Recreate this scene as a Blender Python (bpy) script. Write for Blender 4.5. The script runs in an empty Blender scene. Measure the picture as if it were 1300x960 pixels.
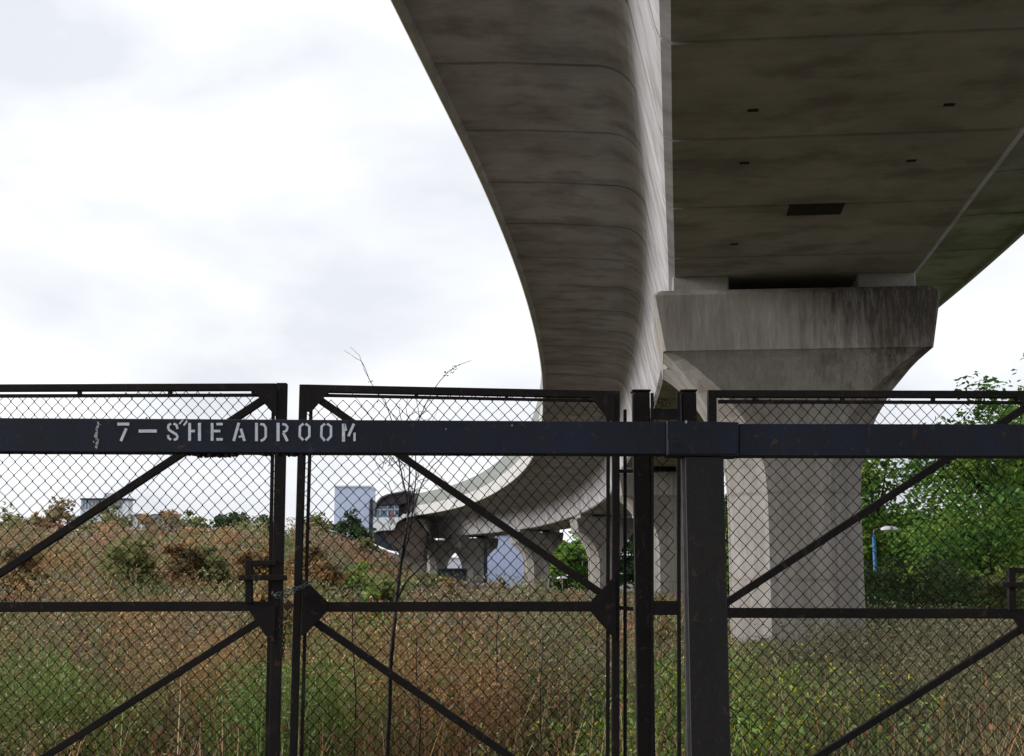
import bpy, bmesh, math, random
import numpy as np
from mathutils import Vector, noise as mnoise
R = math.radians
random.seed(7); rng = np.random.default_rng(11)
scene = bpy.context.scene
COL = scene.collection

# ------------------------------------------------------------------ camera
F = 1830.0; TH = R(9.46); EYE = 1.6
cd = bpy.data.cameras.new("camera"); cam = bpy.data.objects.new("camera", cd); COL.objects.link(cam)
cam.location = (0, 0, EYE); cam.rotation_euler = (R(90) + TH, 0, 0)
cd.sensor_width = 36; cd.lens = F / 1300 * 36; cd.shift_y = -45 / 1300; cd.clip_end = 8000; cd.clip_start = 0.1
scene.camera = cam
cT, sT = math.cos(TH), math.sin(TH)
def P(px, py, Y):
    """real point at depth Y metres measured off the photograph"""
    u = (px - 650) / F; v = (435 - py) / F
    t = Y / (cT - v * sT)
    return Vector((u * t, Y, EYE + (sT + v * cT) * t))

# ------------------------------------------------------------------ materials
def nt(name):
    m = bpy.data.materials.new(name); m.use_nodes = True
    n = m.node_tree; b = n.nodes['Principled BSDF']; return m, n, b
def ramp(n, fac, stops):
    r = n.nodes.new('ShaderNodeValToRGB'); e = r.color_ramp.elements
    while len(e) < len(stops): e.new(0.5)
    for i, (p, c) in enumerate(stops):
        e[i].position = p; e[i].color = (c[0], c[1], c[2], 1) if not isinstance(c, (int, float)) else (c, c, c, 1)
    n.links.new(fac, r.inputs[0]); return r.outputs[0]
def tex(n, coord, scale, detail=4, rough=.55, mscale=(1, 1, 1), dist=0):
    mp = n.nodes.new('ShaderNodeMapping'); mp.inputs['Scale'].default_value = mscale
    n.links.new(coord, mp.inputs[0])
    t = n.nodes.new('ShaderNodeTexNoise'); t.inputs['Scale'].default_value = scale
    t.inputs['Detail'].default_value = detail; t.inputs['Roughness'].default_value = rough
    t.inputs['Distortion'].default_value = dist
    n.links.new(mp.outputs[0], t.inputs['Vector']); return t.outputs['Fac']
def mixc(n, fac, a, b, mode='MIX'):
    m = n.nodes.new('ShaderNodeMix'); m.data_type = 'RGBA'; m.blend_type = mode
    for i, x in ((0, fac), (6, a), (7, b)):
        if hasattr(x, 'links') or hasattr(x, 'is_linked'): n.links.new(x, m.inputs[i])
        elif i == 0: m.inputs[0].default_value = x
        else: m.inputs[i].default_value = (x[0], x[1], x[2], 1)
    return m.outputs[2]
def math_(n, op, a, b=None, clamp=False):
    m = n.nodes.new('ShaderNodeMath'); m.operation = op; m.use_clamp = clamp
    for i, x in ((0, a), (1, b)):
        if x is None: continue
        if isinstance(x, (int, float)): m.inputs[i].default_value = x
        else: n.links.new(x, m.inputs[i])
    return m.outputs[0]
def bump(n, b, h, s=.3, d=.02):
    k = n.nodes.new('ShaderNodeBump'); k.inputs['Strength'].default_value = s; k.inputs['Distance'].default_value = d
    n.links.new(h, k.inputs['Height']); n.links.new(k.outputs[0], b.inputs['Normal'])

def concrete(name, base=(.36, .34, .315), dark=(.20, .185, .165), uv=False, streak=0, grain=(1, 1, 1), blot=.5):
    m, n, b = nt(name)
    tc = n.nodes.new('ShaderNodeTexCoord'); co = tc.outputs['UV'] if uv else tc.outputs['Object']
    big = tex(n, co, .35, 5, .6, (1, 1, 1)); fine = tex(n, co, 9, 6, .7, grain); board = tex(n, co, 2.0, 4, .6, grain)
    c = mixc(n, ramp(n, big, [(.38, 0), (.68, 1)]), base, dark)
    c = mixc(n, blot, base, c)
    bd = ramp(n, board, [(.3, (.92, .91, .90) if uv else (.82, .80, .77)), (.7, (1.05, 1.05, 1.05))]); c = mixc(n, 1, c, bd, 'MULTIPLY')
    fd = ramp(n, fine, [(.3, .86), (.7, 1.12)]); c = mixc(n, .6 if uv else 1, c, fd, 'MULTIPLY')
    spots = tex(n, co, 26, 2, .5); c = mixc(n, 1, c, ramp(n, spots, [(.24, .55), (.32, 1)]), 'MULTIPLY')
    if streak:
        st = tex(n, co, 2.4, 7, .75, (1, 1, .10)); st2 = tex(n, co, 9, 5, .8, (1, 1, .13))
        sx = n.nodes.new('ShaderNodeSeparateXYZ'); n.links.new(tc.outputs['Object'], sx.inputs[0])
        gx = n.nodes.new('ShaderNodeMapRange'); n.links.new(sx.outputs[0], gx.inputs[0])
        gx.inputs[1].default_value = -.9; gx.inputs[2].default_value = 1.9
        gz = n.nodes.new('ShaderNodeMapRange'); n.links.new(sx.outputs[2], gz.inputs[0])
        gz.inputs[1].default_value = 5.2; gz.inputs[2].default_value = 8.2
        f = math_(n, 'MULTIPLY', gx.outputs[0], gz.outputs[0])
        f = math_(n, 'ADD', math_(n, 'MULTIPLY', f, .50), math_(n, 'MULTIPLY', st, 1.0))
        f = ramp(n, f, [(.58, 0), (.82, 1)])
        f2 = ramp(n, math_(n, 'ADD', math_(n, 'MULTIPLY', gx.outputs[0], .22), st2), [(.56, 0), (.74, 1)])
        f = math_(n, 'MULTIPLY', f, math_(n, 'ADD', math_(n, 'MULTIPLY', f2, .6), .35), True)
        c = mixc(n, math_(n, 'MULTIPLY', f, .92), c, (.025, .022, .02))
        sp2 = n.nodes.new('ShaderNodeSeparateXYZ'); n.links.new(tc.outputs['Object'], sp2.inputs[0])
        jn = ramp(n, tex(n, co, 1.6, 4, .7), [(.35, .1), (.65, .6)])
        for ax, val, wd_ in ((2, 3.62, .022), (2, 1.66, .022), (0, .80, .016)):
            ln = math_(n, 'ABSOLUTE', math_(n, 'SUBTRACT', sp2.outputs[ax], val)); ln = ramp(n, ln, [(0, 1), (wd_, .5), (wd_ * 3, 0)])
            if ax == 0: ln = math_(n, 'MULTIPLY', ln, math_(n, 'LESS_THAN', sp2.outputs[2], 3.62))
            c = mixc(n, math_(n, 'MULTIPLY', ln, jn), c, (.06, .052, .045))
        # faint rusty runs all over
        f3 = ramp(n, st, [(.42, 0), (.72, .6)]); c = mixc(n, f3, c, (.15, .115, .085))
    if uv:
        # dirt that has gathered along the pour joints, every 4.25 m
        sx = n.nodes.new('ShaderNodeSeparateXYZ'); n.links.new(co, sx.inputs[0])
        wob = math_(n, 'MULTIPLY', math_(n, 'SUBTRACT', tex(n, co, 1.3, 3), .5), .06)
        v = math_(n, 'ADD', math_(n, 'SUBTRACT', sx.outputs[1], JOINT0), wob)
        fr = math_(n, 'ABSOLUTE', math_(n, 'SUBTRACT', math_(n, 'FRACT', math_(n, 'ADD', math_(n, 'DIVIDE', v, 4.25), .5)), .5))
        j1 = ramp(n, fr, [(0, 1), (.011, .9), (.02, .25), (.12, 0)]); j2 = tex(n, co, .8, 4, .6)
        wn = n.nodes.new('ShaderNodeTexWhiteNoise'); wn.noise_dimensions = '1D'
        n.links.new(math_(n, 'FLOOR', math_(n, 'ADD', math_(n, 'DIVIDE', v, 4.25), .5)), wn.inputs['W'])
        j1 = math_(n, 'MULTIPLY', j1, ramp(n, wn.outputs[0], [(.1, .3), (.7, 1)]))
        c = mixc(n, math_(n, 'MULTIPLY', j1, ramp(n, j2, [(.3, .25), (.65, 1)])), c, (.15, .135, .125))
        bl = tex(n, co, .9, 4, .6, (.8, 1, 1)); c = mixc(n, ramp(n, bl, [(.48, 0), (.66, .65)]), c, (.20, .18, .17))
    n.links.new(c, b.inputs['Base Color']); b.inputs['Roughness'].default_value = .88
    b.inputs['Specular IOR Level'].default_value = .25
    bump(n, b, math_(n, 'ADD', fine, math_(n, 'MULTIPLY', board, .6)), .35, .015)
    return m
def flat(name, c, rough=.6, metal=0, var=.25, scale=6, spec=.4, mscale=(1, 1, 1)):
    m, n, b = nt(name)
    tc = n.nodes.new('ShaderNodeTexCoord'); t = tex(n, tc.outputs['Object'], scale, 5, .65, mscale)
    lo = [x * (1 - var) for x in c]; hi = [min(1, x * (1 + var)) for x in c]
    n.links.new(ramp(n, t, [(.3, lo), (.7, hi)]), b.inputs['Base Color'])
    b.inputs['Roughness'].default_value = rough; b.inputs['Metallic'].default_value = metal
    b.inputs['Specular IOR Level'].default_value = spec
    return m
def steel(name, c, rust=(.05, .022, .012), amount=.5, rough=.6):
    m, n, b = nt(name); tc = n.nodes.new('ShaderNodeTexCoord'); co = tc.outputs['Object']
    a = tex(n, co, 5, 6, .7); f = tex(n, co, 60, 5, .7); s = tex(n, co, 14, 4, .7, (1, 1, .25))
    col = mixc(n, ramp(n, a, [(.5 - .25 * amount, 0), (.72, 1)]), c, rust)
    col = mixc(n, 1, col, ramp(n, f, [(.3, .7), (.7, 1.35)]), 'MULTIPLY')
    col = mixc(n, ramp(n, s, [(.60, 0), (.78, .6)]), col, (.085, .078, .072))
    ch = tex(n, co, 22, 3, .6, (1, 1, 1), .6); col = mixc(n, ramp(n, ch, [(.64, 0), (.67, 1)]), col, (.045, .024, .015))
    lg = tex(n, co, 1.4, 4, .6, (1, 1, .4)); col = mixc(n, 1, col, ramp(n, lg, [(.3, .55), (.7, 1.7)]), 'MULTIPLY')
    n.links.new(col, b.inputs['Base Color']); b.inputs['Roughness'].default_value = rough
    b.inputs['Specular IOR Level'].default_value = .35
    bump(n, b, math_(n, 'ADD', f, a), .4, .004); return m
def foliage(name, trans=.3, rough=.6):
    m, n, b = nt(name)
    at = n.nodes.new('ShaderNodeAttribute'); at.attribute_name = 'Col'
    n.links.new(at.outputs['Color'], b.inputs['Base Color']); b.inputs['Roughness'].default_value = rough
    b.inputs['Specular IOR Level'].default_value = .2
    tr = n.nodes.new('ShaderNodeBsdfTranslucent'); n.links.new(at.outputs['Color'], tr.inputs[0])
    ms = n.nodes.new('ShaderNodeMixShader'); ms.inputs[0].default_value = trans
    out = n.nodes['Material Output']
    n.links.new(b.outputs[0], ms.inputs[1]); n.links.new(tr.outputs[0], ms.inputs[2]); n.links.new(ms.outputs[0], out.inputs[0])
    return m
M = {}; JOINT0 = 0.
M['conc_deck'] = concrete('girder_concrete', (.50, .485, .50), (.31, .295, .30), uv=True, grain=(.6, 2.2, 1), blot=.9)
M['conc_edge'] = concrete('edge_beam_concrete', (.52, .51, .49), (.36, .34, .32), blot=.5)
M['conc_pier'] = concrete('pier_concrete', (.345, .325, .305), (.22, .20, .18), streak=1, grain=(1.6, 1.6, .35))
M['conc_plinth'] = concrete('plinth_concrete', (.36, .35, .33), (.25, .24, .22))
M['beam'] = steel('beam_paint', (.007, .0105, .026), (.010, .009, .012), .3, .6)
M['frame'] = steel('gate_steel', (.0042, .004, .0045), (.014, .008, .006), .8, .85)
M['post'] = steel('post_steel', (.011, .0105, .011), (.015, .011, .009), .6, .6)
M['wire'] = flat('mesh_wire', (.008, .007, .007), .9, 0, .3, 20, .05)
M['galv'] = flat('galvanised_and_lit_side', (.16, .15, .15), .55, .3, .3, 12)
M['paint_white'] = flat('stencil_paint', (.70, .73, .80), .7, 0, .22, 40)
M['dropping'] = flat('bird_dropping', (.40, .40, .42), .8, 0, .5, 60)
M['rustflake'] = flat('rust_scale', (.022, .013, .009), .9, 0, .5, 40)
M['barrier'] = flat('barrier_panel', (.20, .21, .19), .6, 0, .2, 3)
M['holeshade'] = flat('hole_shade', (.012, .012, .011), .9, 0, .3, 8)  # near black stands in for the shade inside hatch and holes
M['chain'] = flat('chain_steel', (.10, .12, .11), .45, .6, .3, 50)
M['brass'] = flat('padlock_metal', (.05, .035, .02), .5, .6, .3, 50)
M['bark'] = flat('bark', (.035, .027, .022), .9, 0, .4, 14, .2, (1, 1, .3))
M['twig'] = flat('twig_bark', (.020, .014, .012), .85, 0, .35, 14)
M['leaf'] = foliage('leaf', .45)
M['weed'] = foliage('weed', .2)
M['flower'] = foliage('flower', .3)
M['blue'] = flat('lamp_post_blue', (.05, .17, .36), .6, 0, .15)
M['lampwhite'] = flat('lamp_white', (.75, .76, .78), .4, 0, .05)
M['tower'] = flat('pale_cladding', (.50, .56, .72), .6, 0, .04, .4)
M['tower2'] = flat('lavender_cladding', (.40, .44, .60), .6, 0, .06, .3)
M['palewall'] = flat('pale_wall', (.55, .57, .62), .7, 0, .06, .4)
M['glassd'] = flat('dark_glass', (.05, .08, .11), .15, 0, .3, .8, .6)
M['glassb'] = flat('blue_glass', (.16, .24, .33), .2, 0, .25, .5, .6)
M['darkclad'] = flat('dark_cladding', (.035, .032, .04), .6, 0, .3, 1)
M['brownclad'] = flat('brown_soffit', (.10, .075, .062), .8, 0, .35, .8)
M['steelblue'] = flat('dark_blue_steel', (.022, .03, .05), .5, 0, .2, 2)
M['red'] = flat('red_panel', (.5, .03, .03), .5, 0, .1)
# ground
m, n, b = nt('soil_ground'); tc = n.nodes.new('ShaderNodeTexCoord'); co = tc.outputs['Object']
a = tex(n, co, .25, 6, .65); f = tex(n, co, 6, 6, .7)
c = ramp(n, a, [(.3, (.045, .05, .02)), (.5, (.075, .06, .035)), (.7, (.05, .06, .022))])
c = mixc(n, 1, c, ramp(n, f, [(.3, .55), (.7, 1.4)]), 'MULTIPLY')
n.links.new(c, b.inputs['Base Color']); b.inputs['Roughness'].default_value = .95; bump(n, b, f, .8, .08); M['soil'] = m

# ------------------------------------------------------------------ object helpers
def tag(o, label=None, cat=None, group=None, kind=None):
    if label: o['label'] = label
    if cat: o['category'] = cat
    if group: o['group'] = group
    if kind: o['kind'] = kind
    return o
def thing(name, label, cat, loc=(0, 0, 0), group=None):
    o = bpy.data.objects.new(name, None); COL.objects.link(o); o.location = loc
    o.empty_display_size = .2
    return tag(o, label, cat, group)
def finish(name, me, mat, parent=None, smooth=False):
    for x in (mat if isinstance(mat, list) else [mat]): me.materials.append(x)
    if smooth: me.polygons.foreach_set('use_smooth', [True] * len(me.polygons))
    o = bpy.data.objects.new(name, me); COL.objects.link(o)
    if parent is not None:
        me.transform(__import__('mathutils').Matrix.Translation(-Vector(parent.location)) if parent.parent is None else __import__('mathutils').Matrix.Identity(4))
        o.parent = parent
    return o
def obj(name, bm, mat, parent=None, smooth=False, bev=0):
    bmesh.ops.recalc_face_normals(bm, faces=bm.faces)
    if bev:
        es = [e for e in bm.edges if len(e.link_faces) == 2 and e.calc_face_angle(0) > .6]
        bmesh.ops.bevel(bm, geom=es, offset=bev, segments=1, affect='EDGES', clamp_overlap=True)
    me = bpy.data.meshes.new(name); bm.to_mesh(me); bm.free()
    return finish(name, me, mat, parent, smooth)
def BM(): return bmesh.new()
def box(bm, x0, x1, y0, y1, z0, z1):
    v = [bm.verts.new(p) for p in ((x0, y0, z0), (x1, y0, z0), (x1, y1, z0), (x0, y1, z0), (x0, y0, z1), (x1, y0, z1), (x1, y1, z1), (x0, y1, z1))]
    for f in ((0, 1, 2, 3), (4, 5, 6, 7), (0, 1, 5, 4), (1, 2, 6, 5), (2, 3, 7, 6), (3, 0, 4, 7)): bm.faces.new([v[i] for i in f])
def prism(bm, pts, Y, th):
    """flat steel plate standing in the vertical plane Y; its outline measured from the photo"""
    a = []; b_ = []
    for p in pts:
        q = P(p[0], p[1], Y); a.append(bm.verts.new(q)); b_.append(bm.verts.new((q.x, Y + th, q.z)))
    n_ = len(pts); bm.faces.new(a); bm.faces.new(b_[::-1])
    for i in range(n_): bm.faces.new((a[i], a[(i + 1) % n_], b_[(i + 1) % n_], b_[i]))
def bar(bm, p, q, w, Y, th):
    d = Vector((q[0] - p[0], q[1] - p[1])).normalized(); nn = Vector((-d.y, d.x)) * w / 2
    prism(bm, [(p[0] + nn.x, p[1] + nn.y), (q[0] + nn.x, q[1] + nn.y), (q[0] - nn.x, q[1] - nn.y), (p[0] - nn.x, p[1] - nn.y)], Y, th)
def tube(bm, pts, r0, r1=None, seg=6):
    r1 = r0 if r1 is None else r1; rings = []; pts = [Vector(p) for p in pts]
    for i, p in enumerate(pts):
        d = (pts[min(i + 1, len(pts) - 1)] - pts[max(i - 1, 0)]).normalized()
        ref = Vector((0, 1, 0)) if abs(d.y) < .9 else Vector((1, 0, 0))
        a = d.cross(ref).normalized(); c = d.cross(a); r = r0 + (r1 - r0) * i / max(1, len(pts) - 1)
        rings.append([bm.verts.new(p + a * r * math.cos(k * 2 * math.pi / seg) + c * r * math.sin(k * 2 * math.pi / seg)) for k in range(seg)])
    for i in range(len(rings) - 1):
        for k in range(seg): bm.faces.new((rings[i][k], rings[i][(k + 1) % seg], rings[i + 1][(k + 1) % seg], rings[i + 1][k]))
    bm.faces.new(rings[0]); bm.faces.new(rings[-1])
def np_mesh(name, verts, quads, cols, mat, parent=None, smooth=False):
    """verts (N,3), quads (M,4) ; cols (M,3) per face"""
    me = bpy.data.meshes.new(name); nv, nf = len(verts), len(quads)
    me.vertices.add(nv); me.vertices.foreach_set('co', verts.astype(np.float32).ravel())
    me.loops.add(nf * 4); me.loops.foreach_set('vertex_index', quads.astype(np.int32).ravel())
    me.polygons.add(nf); me.polygons.foreach_set('loop_start', np.arange(0, nf * 4, 4, dtype=np.int32))
    me.update(calc_edges=True)
    if cols is not None:
        ca = me.color_attributes.new('Col', 'FLOAT_COLOR', 'CORNER')
        c4 = np.ones((nf, 4, 4), np.float32); c4[:, :, :3] = cols[:, None, :]
        ca.data.foreach_set('color', c4.ravel())
    return finish(name, me, mat, parent, smooth)

# ------------------------------------------------------------------ terrain
def S(x):
    x = np.clip(x, 0, 1); return x * x * (3 - 2 * x)
def ground_z(X, Y):
    X = np.asarray(X, float); Y = np.asarray(Y, float)
    z = 2.8 * S((-X - .6 - .02 * Y) / 8.5) * S((Y - 13) / 52)
    z = z * (1 + .10 * np.sin(X * .35 + 1) * np.cos(Y * .17))
    z = z + .35 * S((X - 11) / 8) * S((Y - 20) / 20)
    return z + .05 * np.sin(X * 1.3 + Y * .7) * np.cos(Y * .9 - X * .4) * S((Y - 5) / 10)
xs = np.concatenate([np.linspace(-2500, -80, 12), np.linspace(-72, 72, 73), np.linspace(80, 2500, 12)])
ys = np.concatenate([[-400, -120, -40], np.linspace(-20, 120, 71), np.linspace(130, 400, 20), [600, 1200, 3500]])
gx, gy = np.meshgrid(xs, ys); gz = ground_z(gx, gy)
gv = np.stack([gx.ravel(), gy.ravel(), gz.ravel()], 1); nx = len(xs); ny = len(ys)
ii, jj = np.meshgrid(np.arange(nx - 1), np.arange(ny - 1)); i0 = (jj * nx + ii).ravel()
g = np_mesh('ground', gv, np.stack([i0, i0 + 1, i0 + nx + 1, i0 + nx], 1), None, M['soil'], None, True)
tag(g, 'rough ground of the overgrown lot behind the gates', 'ground', kind='structure')

# ------------------------------------------------------------------ viaduct deck
LE = [(-12.2, -66), (-8.15, -30), (-5.1, -3), (-2.1, 23.75), (-.67, 36.3), (.52, 50.6), (1.4, 68), (1.85, 90), (1.75, 111), (.9, 131), (-.9, 152), (-3.9, 176), (-8.3, 198), (-14.2, 216), (-19.6, 226.5)]
def cr(pts, k=24):
    out = []
    for i in range(len(pts) - 1):
        p = [Vector(pts[max(i - 1, 0)]), Vector(pts[i]), Vector(pts[i + 1]), Vector(pts[min(i + 2, len(pts) - 1)])]
        for j in range(k):
            t = j / k
            out.append(.5 * ((2 * p[1]) + (p[2] - p[0]) * t + (2 * p[0] - 5 * p[1] + 4 * p[2] - p[3]) * t * t + (3 * p[1] - p[0] - 3 * p[2] + p[3]) * t ** 3))
    out.append(Vector(pts[-1])); return out
dense = cr(LE)
# smooth the traced curve so that its curvature is even
for _ in range(60):
    dense = [dense[0]] + [dense[i] * .5 + (dense[i - 1] + dense[i + 1]) * .25 for i in range(1, len(dense) - 1)] + [dense[-1]]
acc = [0]
for i in range(1, len(dense)): acc.append(acc[-1] + (dense[i] - dense[i - 1]).length)
total = acc[-1]
import bisect
def path(s):
    i = min(max(bisect.bisect_right(acc, s) - 1, 0), len(dense) - 2)
    t = (s - acc[i]) / (acc[i + 1] - acc[i]); p = dense[i].lerp(dense[i + 1], t)
    a = max(0, i - 8); c = min(len(dense) - 1, i + 9); d = (dense[c] - dense[a]).normalized()
    return p, d
def widen(Y):
    return float(np.interp(Y, [70, 90, 120, 150, 182, 205, 228], [0, .3, 1.7, 2.9, 3.5, 2.6, 1.0]))
def at_path(s, t, z):
    if t > 2: t += widen(path(s)[0].y)
    p, d = path(s); r = Vector((d.y, -d.x)); q = p + r * t
    return (q.x, q.y, z)
def s_of_Y(Y, t=7.5):
    lo, hi = 0, total
    for _ in range(40):
        mid = (lo + hi) / 2
        if at_path(mid, t, 0)[1] < Y: lo = mid
        else: hi = mid
    return lo
WID = 15.0; ZS = 8.55
half = [(.16, 11.50), (.20, 11.60), (1.6, 11.56), (3.45, 11.42), (3.68, 11.36), (3.88, 11.24), (4.03, 11.08), (4.13, 10.88), (4.19, 10.6), (4.60, 8.78), (4.66, 8.62), (4.80, ZS)]
def girder_profile(groove):
    pr = [(t, z) for t, z in half]
    if groove:
        pr2 = []
        for i, (t, z) in enumerate(pr):
            a = pr[max(0, i - 1)]; c = pr[min(len(pr) - 1, i + 1)]
            d = Vector((c[0] - a[0], c[1] - a[1])).normalized(); nrm = Vector((-d.y, d.x))   # into the concrete
            nrm = Vector((abs(nrm.x), abs(nrm.y)))
            k = .05 if i else 0
            pr2.append((t + nrm.x * k, z + nrm.y * k))
        pr = pr2
    full = pr + [(WID / 2, pr[-1][1])] + [(WID - t, z) for t, z in reversed(pr)]
    return full + [(WID - .16, 12.3), (.16, 12.3)]
def loft(name, stations, mat, parent, closed=True, smooth=False, uv=True):
    """stations: list of (s, profile[(t,z)])"""
    bm = BM(); L = bm.loops.layers.uv.new('UVMap') if uv else None
    rings = []; us = []
    for s, pr in stations:
        rings.append([bm.verts.new(at_path(s, t, z)) for t, z in pr])
        u = [0]
        for i in range(1, len(pr) + 1): u.append(u[-1] + math.dist(pr[i % len(pr)], pr[i - 1]))
        us.append(u)
    n_ = len(rings[0])
    for i in range(len(rings) - 1):
        for k in range(n_ if closed else n_ - 1):
            k2 = (k + 1) % n_
            f = bm.faces.new((rings[i][k], rings[i][k2], rings[i + 1][k2], rings[i + 1][k]))
            if uv:
                uvs = ((us[0][k], stations[i][0]), (us[0][k + 1], stations[i][0]), (us[0][k + 1], stations[i + 1][0]), (us[0][k], stations[i + 1][0]))
                for lp, c_ in zip(f.loops, uvs): lp[L].uv = c_
            f.smooth = smooth
    bm.faces.new(rings[0]); bm.faces.new(rings[-1])
    bmesh.ops.recalc_face_normals(bm, faces=bm.faces)
    me = bpy.data.meshes.new(name); bm.to_mesh(me); bm.free()
    return finish(name, me, mat, parent)
via = thing('rail_viaduct', 'long concrete railway viaduct sweeping overhead and curving left into the distance', 'viaduct')
st = []; pitch = 4.25; s0 = (s_of_Y(28.2) % pitch); s = s0 - pitch
st.append((0, girder_profile(False)))
s = s0 = pitch
while s < total - .5:
    for ds, gr in ((-.06, 0), (-.045, 1), (.045, 1), (.06, 0)): 
        if s + ds > .05: st.append((s + ds, girder_profile(gr)))
    for k in (1, 2, 3): 
        if s + k * pitch / 4 < total - .1: st.append((s + k * pitch / 4, girder_profile(False)))
    s += pitch
st.append((total, girder_profile(False)))
gd = loft('box_girder', st, M['conc_deck'], via)
ss = np.linspace(0, total, 170)
for side in (0, 1):
    pr = [(0, 11.54), (.04, 11.49), (.16, 11.49), (.16, 12.95), (.04, 12.95), (0, 12.9)]
    if side: pr = [(WID - t, z) for t, z in pr][::-1]
    loft('edge_beam', [(s, pr) for s in ss], M['conc_edge'], via)
    # ribbed noise barrier on top of the edge beam
    stb = []; k = 0
    for s in np.arange(4, total - .2, .42):
        o_ = .03 if k % 2 else .06; k += 1
        pb = [(o_, 12.97), (o_ + .05, 12.97), (o_ + .05, 14.75), (o_, 14.75)]
        if side: pb = [(WID - t, z) for t, z in pb][::-1]
        stb.append((s, pb))
    loft('noise_barrier', stb, M['barrier'], via)
# soffit hatch and drain holes as dark plates, recess shade in their colour
def soffit_patch(name, px, py, w, d, z=ZS):
    c = None; Y = 10.
    lo, hi = 8., 60.
    for _ in range(50):
        mid = (lo + hi) / 2
        if P(px, py, mid).z < z: lo = mid
        else: hi = mid
    q = P(px, py, lo); bm = BM()
    box(bm, -w / 2, w / 2, -d / 2, d / 2, -.006, .05)
    bmesh.ops.rotate(bm, verts=bm.verts, cent=(0, 0, 0), matrix=__import__('mathutils').Matrix.Rotation(-.112, 3, 'Z'))
    bmesh.ops.translate(bm, verts=bm.verts, vec=(q.x, q.y, z))
    return obj(name, bm, M['holeshade'], via)
soffit_patch('access_hatch', 1035, 266, 1.02, .82)
for p in ((956, 140), (1205, 133), (945, 207), (1157, 204), (932, 310)): soffit_patch('drain_hole', p[0], p[1], .16, .13)

# ------------------------------------------------------------------ piers
def pier_ring(W, D, cw, cdp, ew, nt_):
    """half outline from front-left going around; ew = notch half width, nt_ = notch depth"""
    w, d = W / 2, D / 2
    right = [(w - cw, -d), (w, -d + cdp), (w, -ew), (w - nt_, -ew * .8), (w - nt_, ew * .8), (w, ew), (w, d - cdp), (w - cw, d)]
    left = [(-x, y) for x, y in reversed(right)]
    return right + left
# z, W, D, chamfer across, chamfer along, notch half width, notch depth
SH = [(-.6, 2.98, 3.3, .80, .80, .45, .14), (3.55, 2.98, 3.3, .80, .80, .45, .14), (4.2, 3.06, 3.36, .78, .78, .45, .14), (4.8, 3.3, 3.5, .72, .72, .45, .14), (5.35, 3.72, 3.75, .62, .66, .45, .14),
      (5.93, 4.38, 4.15, .50, .58, .45, .14), (6.4, 5.15, 4.5, .34, .45, .45, .13), (6.62, 5.58, 4.68, .26, .36, .45, .12), (6.79, 5.98, 4.86, .14, .22, .45, .12)]
CH = [(6.79, 6.00, 4.90, .06, .06, .45, .10), (7.9, 6.38, 4.90, .06, .06, .45, .10), (8.08, 6.44, 4.90, .06, .06, .45, .10), (8.2, 6.26, 4.72, .10, .10, .45, .10)]
def ringloft(rows, cap=True):
    bm = BM(); rings = [[bm.verts.new((x, y, r[0])) for x, y in pier_ring(*r[1:])] for r in rows]
    n_ = len(rings[0])
    for i in range(len(rings) - 1):
        for k in range(n_): bm.faces.new((rings[i][k], rings[i][(k + 1) % n_], rings[i + 1][(k + 1) % n_], rings[i + 1][k]))
    bm.faces.new(rings[0]); bm.faces.new(rings[-1]); return bm
# smoother flare: resample the shaft rows
def resample(rows, k=4):
    out = []
    for i in range(len(rows) - 1):
        a, b_ = rows[i], rows[i + 1]; p0 = rows[max(i - 1, 0)]; p3 = rows[min(i + 2, len(rows) - 1)]
        for j in range(k):
            t = j / k
            if i < 1: out.append(tuple(a[q] + (b_[q] - a[q]) * t for q in range(7)))
            else: out.append(tuple(.5 * (2 * a[q] + (b_[q] - p0[q] if i > 1 else 0) * t + ((2 * p0[q] - 5 * a[q] + 4 * b_[q] - p3[q]) if i > 1 else 2 * (b_[q] - a[q])) * t * t + ((3 * a[q] - p0[q] - 3 * b_[q] + p3[q]) if i > 1 else 0) * t ** 3) if True else 0 for q in range(7)))
    out.append(rows[-1]); return out
proto = None
shaft_me = cross_me = pl_me = None
piers = [(34.45, 'nearest tall flared concrete pier with black water stains on its crosshead, lamp post beside it'),
         (89.5, 'concrete pier seen between the two dark gate posts'),
         (152, 'flared concrete pier half hidden by the right edge of the middle gate leaf'),
         (195, 'distant pier with a bright white end on its crosshead, in front of the lavender wall'),
         (220, 'distant slim pier between the lavender wall and the dark shed'),
         (230.5, 'farthest shadowy pier close to the station')]
for idx, (Yc, lab) in enumerate(piers):
    s = s_of_Y(Yc); p, d = path(s); c = at_path(s, 7.5, 0)
    t = thing('viaduct_pier', lab, 'pier', (c[0], c[1], 0), 'concrete piers carrying the viaduct')
    if idx == 0:
        bm = ringloft(SH + []); sh = obj('pier_shaft', bm, M['conc_pier']); shaft_me = sh.data; sh.parent = t
        bm = ringloft(CH); ch = obj('crosshead', bm, M['conc_pier']); cross_me = ch.data; ch.parent = t
        bm = BM(); box(bm, -.64, .64, -2.2, 2.2, 8.15, 8.56); pl = obj('bearing_plinth', bm, M['conc_plinth'], None, False, .03); pl_me = pl.data
        pl.parent = t; pl.location = (-2.12, 0, 0)
        # horizontal pour joints on the shaft
        pl2 = pl.copy(); COL.objects.link(pl2); pl2.location = (2.08, 0, 0); pl2.parent = t
        first = (sh, ch, pl, pl2)
    else:
        for o in first:
            q = o.copy(); COL.objects.link(q); q.parent = t
    t.rotation_euler = (0, 0, -math.atan2(d.x, d.y))

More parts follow.
